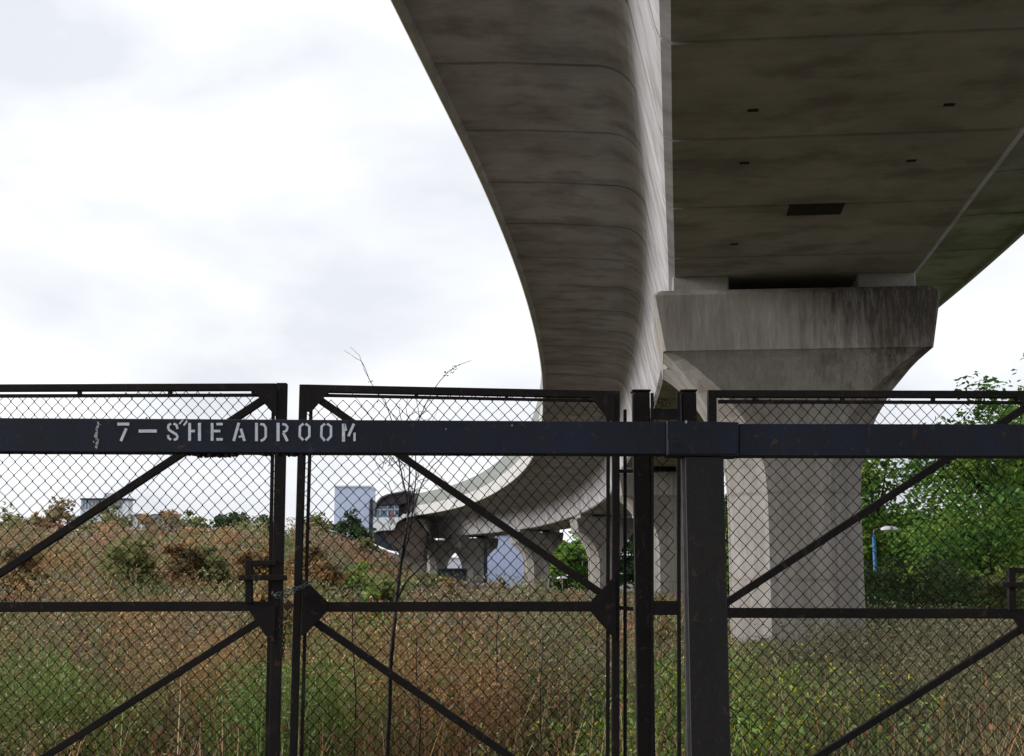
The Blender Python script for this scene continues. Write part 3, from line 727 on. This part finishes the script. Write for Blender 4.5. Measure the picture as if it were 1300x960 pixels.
# dry grasses and stems
X, Y = scatter(24000, 8.9, 95, r); n_ = len(X)
fn = fieldnoise(X, Y, .22, 3.1); fn2 = fieldnoise(X, Y, .7, 9.7); fn3 = fieldnoise(X, Y * .6, .35, 17.7)
H = np.clip(.62 + .4 * fn + .45 * fn2 + r.normal(0, .14, n_), .2, 1.3) * np.where((X > .09 * Y) & (Y > 12) & (Y < 36), .5, 1)
wd = (.0026 + .0004 * Y)
pick = np.clip(((fn * 1.5 + .5) * 5 + r.normal(0, .9, n_)), 0, 7).astype(int); order = np.array([4, 3, 0, 1, 2, 1, 5, 6])
cols = PAL[order[pick]]
V, Q, C_, tips, k = blades(n_, X, Y, H, r, wd, cols, .16, 7); A.add(V, Q, C_)
# seed heads on part of the tips
sel = r.random(len(tips)) < .35; tp = tips[sel]; m_ = len(tp)
tp2 = np.repeat(tp, 2, axis=0) + r.normal(0, .025, (m_ * 2, 3)); ys_ = np.repeat(Y[k][sel], 2)
u = rand_dirs(m_ * 2, r); u[:, 2] = abs(u[:, 2]) + .6; w = rand_dirs(m_ * 2, r); v = np.cross(u, w); v /= np.linalg.norm(v, axis=1)[:, None] + 1e-9
s_ = (.012 + .0007 * ys_) * r.uniform(.6, 1.4, m_ * 2); V, Q = rot_quads(tp2, u * s_[:, None], v * (s_ * .6)[:, None])
SH_ = np.array([(.16, .10, .05), (.2, .09, .035), (.15, .05, .028), (.12, .10, .06), (.09, .07, .05)])
A.add(V, Q, 1.7 * SH_[r.integers(0, 5, m_ * 2)] * r.uniform(.7, 1.3, m_ * 2)[:, None])
A.build('dry_grass', M['weed'], 'tan and rusty dry grass and seed heads covering the lot', 'grass')
# leafy weeds
B = Acc(); X, Y = scatter(15000, 8.9, 95, r); n_ = len(X)
fn = fieldnoise(X, Y, .30, 33.1); fn3 = fieldnoise(X, Y, 1.1, 5)
H = np.clip(.55 + .35 * fn + r.normal(0, .15, n_), .18, 1.15) * np.where((X > .09 * Y) & (Y > 12) & (Y < 36), .5, 1); size = (.012 + .0009 * Y) * r.uniform(.6, 1.5, n_)
gp = np.array([(.055, .08, .03), (.075, .095, .035), (.105, .11, .04), (.075, .08, .038), (.13, .11, .055), (.17, .10, .045), (.16, .075, .045), (.115, .095, .07)])
pk_ = np.clip((.5 - fn * 1.1) * 7 + r.normal(0, 1.2, n_), 0, 7).astype(int)
B.add(*leaves(n_, X, Y, H, r, size, gp[pk_], 46, .09 + .0035 * Y))
B.build('leafy_weeds', M['weed'], 'green, olive and rust coloured leafy weeds mixed through the grass', 'weeds')
# dense low scrub reading as one mass over the bank and the far side of the lot
D = Acc(); n_ = 1500; Y = (r.random(n_) ** .9) * 77 + 14; X = np.where(r.random(n_) < .75, (-.55 + .62 * r.random(n_)) * Y, (r.random(n_) - .2) * .6 * Y)
fn = fieldnoise(X, Y, .24, 71.3); H = np.clip(.95 + 1.0 * fn + r.normal(0, .22, n_), .4, 1.7) * np.where(X > .02 * Y, .75, 1) * np.where((X > .08 * Y) & (Y < 36), .45, 1)
gp2 = np.array([(.06, .08, .03), (.08, .10, .033), (.10, .105, .042), (.13, .115, .06), (.14, .10, .05), (.18, .105, .045), (.15, .08, .05), (.12, .10, .075), (.10, .10, .05)])
pk2 = np.clip((.5 + fn * 1.1) * 8 + r.normal(0, 1.6, n_), 0, 8).astype(int)
D.add(*leaves(n_, X, Y, H, r, .012 + .0009 * Y, gp2[pk2] * r.uniform(.75, 1.2, n_)[:, None], 330, .30 + .004 * Y, .0))
# patches where one weed has taken over: px centre, px height of its tops, depth, radius, colour, plants
for px, py, Yp, rd, c_, np_ in [(515, 800, 12.5, .32, (.215, .125, .055), 14), (585, 812, 12.5, .45, (.21, .135, .07), 22), (640, 832, 11.5, .35, (.20, .12, .055), 14), (470, 818, 12, .3, (.20, .14, .06), 14),
        (545, 790, 15, .5, (.10, .12, .035), 18), (665, 800, 14, .5, (.075, .10, .03), 20), (430, 735, 30, 1.0, (.075, .12, .03), 22), (470, 752, 26, .8, (.10, .14, .04), 16), (30, 835, 12, .5, (.085, .12, .03), 22), (85, 852, 11, .4, (.11, .14, .035), 18),
        (200, 840, 11, .4, (.15, .115, .055), 18), (250, 800, 15, .6, (.24, .14, .06), 22), (150, 795, 16, .7, (.13, .11, .06), 22), (325, 855, 10.5, .3, (.09, .13, .035), 14), (395, 850, 10.5, .3, (.09, .14, .03), 14), (392, 790, 14, .3, (.09, .12, .035), 10),
        (60, 740, 32, 1.3, (.23, .16, .07), 24), (140, 725, 38, 1.6, (.26, .14, .05), 26), (210, 735, 34, 1.2, (.10, .12, .045), 22), (280, 720, 38, 1.3, (.25, .14, .055), 26), (320, 745, 28, .9, (.14, .13, .06), 16), (100, 770, 22, .9, (.10, .11, .045), 20), (20, 712, 44, 1.6, (.24, .14, .06), 22), (410, 762, 24, .7, (.19, .10, .045), 14), (570, 765, 28, 1.0, (.10, .09, .06), 16),
        (700, 815, 13, .45, (.12, .10, .065), 16), (940, 822, 24, .8, (.11, .10, .055), 9), (1000, 818, 26, .8, (.09, .11, .045), 9), (1065, 816, 25, .9, (.10, .10, .06), 10), (1130, 790, 24, 1.0, (.10, .095, .055), 20), (1200, 775, 26, 1.2, (.09, .09, .05), 24), (1270, 785, 22, 1.0, (.11, .095, .055), 22), (1160, 830, 15, .6, (.12, .10, .06), 20), (1250, 845, 13, .6, (.10, .10, .05), 18), (1020, 850, 13, .5, (.12, .11, .05), 14)]:
    q = P(px, py, Yp); xx = q.x + r.normal(0, rd, np_); yy = Yp + r.normal(0, rd, np_); hh = np.clip((q.z - ground_z(xx, yy)) * r.uniform(.6, 1.12, np_), .35, 1.9)
    cc_ = np.tile(np.array([c_]), (np_, 1)) * r.uniform(.75, 1.2, np_)[:, None] * .8
    D.add(*leaves(np_, xx, yy, hh, r, np.full(np_, .010 + .0008 * Yp), cc_, 420, np.full(np_, .12 + .009 * Yp), .0, .4))
    V, Q, C_, _t, _k = blades(np_, xx, yy, hh * 1.12, r, np.full(np_, .003 + .0002 * Yp), cc_ * .9, .10 + .006 * Yp, 12, .3); D.add(V, Q, C_)
q = P(103, 792, 12); D.add(*leaves(3, np.full(3, q.x), np.full(3, 12.), np.full(3, q.z - float(ground_z(q.x, 12.))), r, np.full(3, .014), np.tile(np.array([(.12, .025, .022)]), (3, 1)), 45, np.full(3, .05), .45))
D.build('low_scrub', M['weed'], 'dense olive, orange and brown scrub merging into one mass over the bank', 'scrub')
# yellow flowering patch near the posts
C2 = Acc(); Fl = Acc(); n_ = 330
Y = r.uniform(9.5, 17, n_); px_ = np.where(r.random(n_) < .88, r.normal(850, 95, n_), r.uniform(560, 1200, n_)); X = (px_ - 650) / F * Y
H = np.clip(r.normal(.66, .16, n_), .35, 1.0)
gl = np.tile(np.array([(.075, .11, .025)]), (n_, 1)) * r.uniform(.7, 1.3, n_)[:, None]
V, Q, C_, tips, k = blades(n_, X, Y, H, r, np.full(n_, .004), gl, .10, 7, .3); C2.add(V, Q, C_)
C2.add(*leaves(n_, X, Y, H * .95, r, np.full(n_, .028), gl, 50, np.full(n_, .11)))
C2.build('flowering_weed_stems', M['weed'], 'bright green stems and leaves of the yellow flowering weeds by the posts', 'weeds')
tp = np.repeat(tips, 3, axis=0) + r.normal(0, .03, (len(tips) * 3, 3)); sel = r.random(len(tp)) < .45; tp = tp[sel]; m_ = len(tp)
u = rand_dirs(m_, r); w = rand_dirs(m_, r); v = np.cross(u, w); v /= np.linalg.norm(v, axis=1)[:, None] + 1e-9
s_ = .013 * r.uniform(.6, 1.3, m_); V, Q = rot_quads(tp, u * s_[:, None], v * (s_ * .9)[:, None])
Fl.add(V, Q, np.tile(np.array([(.62, .58, .02)]), (m_, 1)) * r.uniform(.7, 1.1, m_)[:, None])
Fl.build('yellow_flowers', M['flower'], 'small yellow flower heads over the weeds near the posts', 'flowers')

# ------------------------------------------------------------------ bare shrub and dead stems
def zz(x, y): return (340 + x / 2.286, 460 + y / 2.286)
def shrub_line(bm, pts, r0, r1, Y=9.7, seed=0):
    rn = random.Random(seed); out = []
    r0 *= 1.25 if r0 > .0055 else 1.2; r1 *= 1.3
    P3 = [P(x, y, Y + .12 * math.sin(i * 1.7 + seed)) for i, (x, y) in enumerate(pts)]
    c3 = []
    for i in range(len(P3) - 1):
        for j in range(4):
            t_ = j / 4; c3.append(P3[i].lerp(P3[i + 1], t_) + Vector((rn.uniform(-1, 1), rn.uniform(-1, 1), rn.uniform(-1, 1))) * (.0045 if r0 > .006 else .0022))
    c3.append(P3[-1]); tube(bm, c3, r0, r1, 5)
o = P(490, 1040, 9.7)
bs = thing('bare_shrub', 'tall leafless dark shrub growing behind the middle gate leaf with twigs above its top rail', 'shrub', (o.x, 9.7, 0))
bm = BM()
shrub_line(bm, [(488, 1060), (492, 960)] + [zz(*p) for p in ((355, 900), (362, 800), (372, 700), (385, 590), (400, 500))], .016, .008)
obj('stem', bm, M['twig'], bs, True)
bm = BM()
for k, (pts, r0) in enumerate([(((400, 500), (408, 440), (400, 380), (385, 310), (350, 265)), .007), (((385, 590), (405, 520), (418, 450), (440, 370), (470, 310), (520, 260)), .006), (((400, 440), (370, 400), (350, 350), (318, 322)), .004),
        (((385, 310), (370, 200), (340, 110), (290, 70)), .004), (((350, 265), (300, 160), (260, 110), (235, 80)), .003), (((408, 440), (412, 300), (405, 260), (395, 200), (380, 130)), .005), (((418, 450), (430, 330), (428, 250), (440, 160), (430, 100)), .004),
        (((372, 700), (400, 640), (450, 590), (490, 540), (530, 500), (560, 480)), .006), (((560, 480), (600, 455), (640, 440)), .003), (((490, 540), (500, 480), (540, 420), (570, 330)), .003),
        (((362, 800), (330, 760), (290, 740), (285, 680)), .004), (((395, 200), (300, 60), (280, 20), (265, -20), (240, -45)), .0022), (((300, 60), (275, 0), (245, -20), (222, -35)), .002),
        (((440, 160), (480, 80), (520, 30), (550, 10), (590, -5)), .003), (((428, 250), (470, 190), (500, 120)), .002), (((360, 860), (330, 830), (300, 870), (280, 900)), .003), (((408, 440), (440, 480), (480, 470)), .002), (((385, 560), (350, 520), (330, 470), (300, 450)), .003)]):
    shrub_line(bm, [zz(*p) for p in pts], r0, r0 * .35, 9.7, k)
rn = random.Random(5)
for k in range(70):
    bx, by = rn.choice([(400, 400), (390, 300), (430, 360), (420, 460), (480, 560), (380, 620), (350, 290), (400, 220), (430, 160), (370, 480)])
    bx += rn.uniform(-25, 25); by += rn.uniform(-30, 30); a = rn.uniform(-2.7, -.4); L_ = rn.uniform(25, 75)
    shrub_line(bm, [zz(bx, by), zz(bx + L_ * .5 * math.cos(a), by + L_ * .5 * math.sin(a)), zz(bx + L_ * math.cos(a + .25), by + L_ * math.sin(a + .25))], .0022, .001, 9.7, k + 40)
obj('branches', bm, M['twig'], bs, True)
V = []; lc = []
for k in range(60):
    x, y = rn.choice([(548, 12), (540, 18), (530, 26), (520, 34), (370, 130), (378, 128), (430, 190), (310, 120), (300, 60), (410, 300), (400, 240)]); q = P(*zz(x + rn.uniform(-9, 9), y + rn.uniform(-7, 7)), 9.7 + rn.uniform(-.05, .05)); lc.append(q)
lc = np.array([tuple(q) for q in lc]); u = rand_dirs(60, r); v = np.cross(u, rand_dirs(60, r)); V, Q = rot_quads(lc, u * .009, v * .006)
np_mesh('dead_leaves', V, Q, np.tile(np.array([(.03, .02, .012)]), (60, 1)), M['leaf'], bs)
for k, (px, yt, Y, lab) in enumerate([(447, 738, 10.5, 'crooked dead stem just right of the chain gusset'), (634, 745, 11.5, 'forked dead stem below the lavender wall'), (528, 798, 10.2, 'hooked dead stem near the orange weeds'), (690, 815, 10.8, 'short brown stem near the yellow flowers'), (590, 770, 12.5, 'thin dark stem below the slim far pier'), (25, 700, 14, 'pale thin stem at the far left')]):
    q = P(px, yt, Y); b0 = P(px + 14 - 5 * k, 0, Y); gz_ = float(ground_z(b0.x, Y)); bm = BM(); rn = random.Random(k)
    base = Vector((b0.x, Y, gz_ - .05)); mid = base.lerp(q, .5) + Vector((rn.uniform(-.06, .06), 0, 0))
    tube(bm, [base, base.lerp(mid, .5) + Vector((.015, 0, 0)), mid, mid.lerp(q, .5) + Vector((-.012, 0, 0)), q], .007, .003, 5)
    for j in range(6):
        t_ = rn.uniform(.35, .95); p0 = base.lerp(q, t_); p0.x += .0; a = rn.uniform(-.9, .9); L_ = rn.uniform(.08, .25)
        p0 = (base.lerp(mid, t_ * 2) if t_ < .5 else mid.lerp(q, t_ * 2 - 1))
        tube(bm, [p0, p0 + Vector((math.sin(a) * L_ * .5, .03, math.cos(a) * L_ * .4)), p0 + Vector((math.sin(a) * L_, .05, math.cos(a) * L_))], .003, .0012, 4)
    o = obj('dead_stem', bm, M['twig'], None, True); tag(o, lab, 'plant stem', 'dead weed stems')

# ------------------------------------------------------------------ lamp posts
def lamp(px, yhead, Y, hw, pole_mat, label, wide=.1, group=None):
    q = P(px, yhead, Y); z0 = float(ground_z(q.x, Y)); t = thing('lamp_post', label, 'lamp post', (q.x, Y, z0), group)
    bm = BM(); tube(bm, [(q.x, Y, z0), (q.x, Y, q.z - .12)], wide / 2, wide / 2.2, 10); obj('pole', bm, M[pole_mat], t, True)
    bm = BM(); tube(bm, [(q.x, Y, q.z - .14), (q.x + hw * .05, Y, q.z + .02), (q.x + hw * .4, Y, q.z + .05), (q.x + hw * .9, Y, q.z + .05)], wide * .22, wide * .2, 8); obj('arm', bm, M['galv'], t, True)
    bm = BM()
    bmesh.ops.create_uvsphere(bm, u_segments=16, v_segments=10, radius=1)
    for v_ in bm.verts: v_.co.z = max(v_.co.z, -.15)
    bmesh.ops.scale(bm, verts=bm.verts, vec=(hw * .75, hw * .42, hw * .32)); bmesh.ops.translate(bm, verts=bm.verts, vec=(q.x + hw * 1.3, Y, q.z + .03))
    obj('lamp_head', bm, M['lampwhite'], t, True)
lamp(1109, 674, 41, .34, 'blue', 'bright blue lamp post with a white head before the green trees', .11)
lamp(701.5, 735, 120, .6, 'galv', 'tiny white lamp under the far viaduct, nearer the lavender wall', .09)
lamp(714, 731, 120, .6, 'galv', 'tiny white lamp under the far viaduct, nearer the gate brace', .09)

# ------------------------------------------------------------------ far buildings
def block(bm, px0, px1, yt, Y, d, zb=-.5, yb=None):
    a = P(px0, yt, Y); b_ = P(px1, yt, Y); box(bm, a.x, b_.x, Y, Y + d, zb if yb is None else P(px0, yb, Y).z, a.z); return a, b_
Y = 330; o = P(447, 740, Y)
t = thing('tower_block', 'plain pale blue windowless tower left of the station', 'building', (o.x, Y, 0))
bm = BM(); block(bm, 425, 469.5, 617.5, Y, 14); obj('wall', bm, M['tower'], t)
bm = BM()
for px in range(431, 469, 6):
    x = P(px, 700, Y).x; box(bm, x - .03, x + .03, Y - .05, Y, 0, P(px, 617.6, Y).z - .2)
obj('cladding_joint', bm, M['palewall'], t)
bm = BM(); block(bm, 424.6, 470, 616.6, Y - .2, 14.4, yb=618.6); obj('parapet', bm, M['palewall'], t)
bm = BM(); block(bm, 470.6, 474, 635, Y - 1, 6, yb=676); obj('dark_recess', bm, M['steelblue'], t)
Y = 300
o = P(634, 740, Y); t = thing('warehouse', 'lavender clad wall of a warehouse seen between the far piers', 'building', (o.x, Y, 0))
bm = BM(); block(bm, 604, 700, 678.5, Y, 25); obj('wall', bm, M['tower2'], t)
bm = BM()
for px in range(608, 700, 5):
    x = P(px, 700, Y).x; box(bm, x - .05, x + .05, Y - .06, Y, 0, P(px, 679, Y).z)
obj('cladding_rib', bm, M['tower'], t)
bm = BM(); block(bm, 603.5, 700.5, 677.6, Y - .3, 25.6, yb=679.6); obj('parapet', bm, M['palewall'], t)
Y = 290; o = P(572, 740, Y); t = thing('white_building', 'small white building under the arch left of the slim far pier', 'building', (o.x, Y, 0))
bm = BM(); block(bm, 562, 592, 708, Y, 12); obj('wall', bm, M['palewall'], t)
bm = BM(); block(bm, 561.5, 592.5, 707.2, Y - .2, 12.4, yb=708.8); obj('roof', bm, M['lampwhite'], t)
Y = 205; o = P(572, 740, Y); t = thing('dark_shed', 'low dark shed in the shadow left of the slim far pier', 'shed', (o.x, Y, 0))
bm = BM(); block(bm, 556, 592, 722.5, Y, 6); obj('wall', bm, M['darkclad'], t)
bm = BM(); block(bm, 555.4, 592.6, 721.6, Y - .3, 6.6, yb=723.4); obj('roof', bm, M['steelblue'], t)
Y = 200; o = P(616, 740, Y); t = thing('steel_column', 'dark blue steel column right beside the slim far pier', 'column', (o.x, Y, 0))
bm = BM(); block(bm, 614, 618.8, 689, Y, .5); obj('shaft', bm, M['steelblue'], t)
bm = BM(); block(bm, 613.4, 619.4, 688, Y - .05, .6, yb=690); obj('cap', bm, M['steelblue'], t)
# left: glazed block on the horizon
Y = 420; o = P(133, 700, Y); t = thing('office_block', 'distant pale office block with a blue glazed upper floor behind the horizon trees', 'building', (o.x, Y, 0))
bm = BM(); a, b_ = block(bm, 103, 163, 633.5, Y, 5); obj('wall', bm, M['palewall'], t)
bm = BM(); block(bm, 101.5, 165, 632.5, Y - .8, 6.6, yb=634.4); obj('roof', bm, M['steelblue'], t)
for px0 in (105, 113.5, 122, 130.5, 139, 147.5): 
    bm = BM(); block(bm, px0, px0 + 6.8, 636.2, Y - .12, .1, yb=646); w_ = obj('window', bm, M['glassb'], t)
    bm = BM(); block(bm, px0 + 3.1, px0 + 3.7, 636.2, Y - .2, .06, yb=646); mu = obj('mullion', bm, M['lampwhite'], w_); 
    mu.data.transform(__import__('mathutils').Matrix.Translation(-Vector(t.location)))
bm = BM(); block(bm, 132, 144, 626, Y + 1, 3, yb=633.4); obj('plant_room', bm, M['palewall'], t)
bm = BM(); block(bm, 156.5, 163, 636.2, Y - .12, .1, yb=655); obj('blank_panel', bm, M['lampwhite'], t)
Y = 410; o = P(196, 700, Y); t = thing('low_block', 'low pale block on the horizon right of the glazed office', 'building', (o.x, Y, 0))
bm = BM(); block(bm, 164, 194, 654, Y, 5); block(bm, 194.05, 224, 653, Y + 1, 5); obj('wall', bm, M['palewall'], t)
bm = BM(); block(bm, 163.5, 194, 653.2, Y - .3, 5, yb=654.6); block(bm, 194.1, 224.5, 652.2, Y + .6, 5, yb=653.6); obj('roof', bm, M['glassb'], t)
bm = BM(); block(bm, 199, 219, 656, Y + .9, .1, yb=659); obj('window_band', bm, M['glassb'], t)

# ------------------------------------------------------------------ station at the end of the curve
YS = 216
o = P(498, 740, YS)
stn = thing('station', 'elevated station end with dark curved canopy and white platform nose', 'station', (o.x, YS, 0))
def prs(name, pts, Y, th, mat, bev=0):
    bm = BM(); prism(bm, pts, Y, th); return obj(name, bm, M[mat], stn, False, bev)
# canopy: curved dark roof lofted back
top = [(474.5, 655), (475.5, 645), (478, 637), (483, 631), (491, 627.5), (502, 625), (513, 623.5), (521, 622.5)]
bot = [(521, 633), (518, 637), (505, 641), (492, 640.5), (484, 641), (479, 644), (477, 650), (476, 655)]
prs('canopy', top + bot, YS, 16, 'darkclad')
prs('canopy_rim', top + [(x + .8, y + 1.6) for x, y in reversed(top)], YS - .6, .55, 'galv')
prs('glazing', [(476.5, 643), (506, 641.5), (506, 656.5), (476.5, 656.5)], YS + .6, .2, 'glassb')
for x in (482, 491.5, 500.5): prs('mullion', [(x, 642), (x + .8, 642), (x + .8, 657), (x, 657)], YS + .3, .25, 'palewall')
prs('transom', [(476.5, 646.6), (506, 646), (506, 647.2), (476.5, 647.8)], YS + .28, .25, 'palewall')
prs('red_panel', [(496.5, 651.5), (500, 651.5), (500, 656), (496.5, 656)], YS + .15, .3, 'red')
prs('platform_nose', [(474.5, 656.8), (508, 656.8), (512, 652.5), (525, 650.5), (525, 655), (512, 658), (504, 663), (500, 673), (484, 673.5), (476, 676), (473.5, 668)], YS - 1.2, 12, 'lampwhite')
prs('glazed_end', [(474, 677), (485, 674.5), (505, 700), (492, 698), (474, 690)], YS + .4, 6, 'steelblue')
prs('underside', [(484.5, 674), (500.3, 673.6), (504.5, 664), (527, 657.5), (541, 676), (537, 712), (524, 706), (507, 699), (492, 686)], YS + .2, 10, 'brownclad')
prs('support_wall', [(506, 699), (524, 706), (540, 713), (536, 762), (509, 762)], YS + 3, 4, 'conc_pier')
prs('ramp_wall', [(474, 692), (492, 700), (512, 706), (512, 760), (474, 760)], YS + 8, .6, 'palewall')
prs('lattice_post', [(469.6, 634), (472.8, 633), (473.2, 700), (470.4, 700)], YS + 1, .5, 'steelblue')

# ------------------------------------------------------------------ world, sun
w = bpy.data.worlds.new("World"); scene.world = w; w.use_nodes = True; n = w.node_tree
bg = n.nodes['Background']; sky = n.nodes.new('ShaderNodeTexSky'); sky.sky_type = 'NISHITA'; sky.sun_disc = False
SE, SA = R(15), R(-92)     # elevation; azimuth measured from +Y towards +X
sky.sun_elevation = SE; sky.sun_rotation = SA; sky.dust_density = 2
tc = n.nodes.new('ShaderNodeTexCoord'); co = tc.outputs['Generated']
mp = n.nodes.new('ShaderNodeMapping'); mp.inputs['Scale'].default_value = (1, 1, 2.2); mp.inputs['Location'].default_value = (4.35, .2, 1.4); n.links.new(co, mp.inputs[0])
nz = n.nodes.new('ShaderNodeTexNoise'); nz.inputs['Scale'].default_value = 3.6; nz.inputs['Detail'].default_value = 5; nz.inputs['Roughness'].default_value = .5; nz.inputs['Distortion'].default_value = .3
n.links.new(mp.outputs[0], nz.inputs['Vector'])
# bright region of cloud round the hidden sun: dot with its direction
dv = n.nodes.new('ShaderNodeVectorMath'); dv.operation = 'DOT_PRODUCT'; n.links.new(co, dv.inputs[0])
dv.inputs[1].default_value = (math.sin(R(-12)) * math.cos(R(17)), math.cos(R(-12)) * math.cos(R(17)), math.sin(R(17)))
glow = n.nodes.new('ShaderNodeMapRange'); n.links.new(dv.outputs['Value'], glow.inputs[0]); glow.inputs[1].default_value = .86; glow.inputs[2].default_value = 1.0
base = math_(n, 'ADD', math_(n, 'MULTIPLY', ramp(n, nz.outputs['Fac'], [(.38, 0), (.60, 1)]), .75), math_(n, 'MULTIPLY', glow.outputs[0], .36), True)
cc = ramp(n, base, [(0, (5.3, 5.6, 6.2)), (.4, (7.2, 7.4, 7.85)), (.72, (8.2, 8.35, 8.7)), (1, (9.6, 9.7, 9.8))])
# an overcast sky is about twice as bright overhead as low down
sz = n.nodes.new('ShaderNodeSeparateXYZ'); n.links.new(co, sz.inputs[0])
zr = n.nodes.new('ShaderNodeMapRange'); n.links.new(sz.outputs[2], zr.inputs[0]); zr.inputs[1].default_value = .42; zr.inputs[2].default_value = .85; zr.inputs[3].default_value = 1; zr.inputs[4].default_value = 2.3
cm = n.nodes.new('ShaderNodeVectorMath'); cm.operation = 'SCALE'; n.links.new(cc, cm.inputs[0]); n.links.new(zr.outputs[0], cm.inputs['Scale'])
e = mixc(n, .93, sky.outputs[0], cm.outputs[0])
n.links.new(e, bg.inputs['Color']); bg.inputs['Strength'].default_value = .1
sd = bpy.data.lights.new('sun', 'SUN'); sd.energy = 2.6; sd.angle = R(22); sd.color = (1, .99, .975)
so = bpy.data.objects.new('sun', sd); COL.objects.link(so)
dirv = Vector((math.sin(SA) * math.cos(SE), math.cos(SA) * math.cos(SE), math.sin(SE)))
so.rotation_euler = dirv.to_track_quat('Z', 'Y').to_euler(); so.location = (-30, 30, 60)

vs = scene.view_settings; vs.view_transform = 'Standard'; vs.look = 'None'; vs.gamma = 1; vs.exposure = .35; vs.use_curve_mapping = False
scene.render.resolution_x = 1024; scene.render.resolution_y = 756
scene.render.engine = 'CYCLES'; scene.cycles.max_bounces = 6; scene.cycles.diffuse_bounces = 4
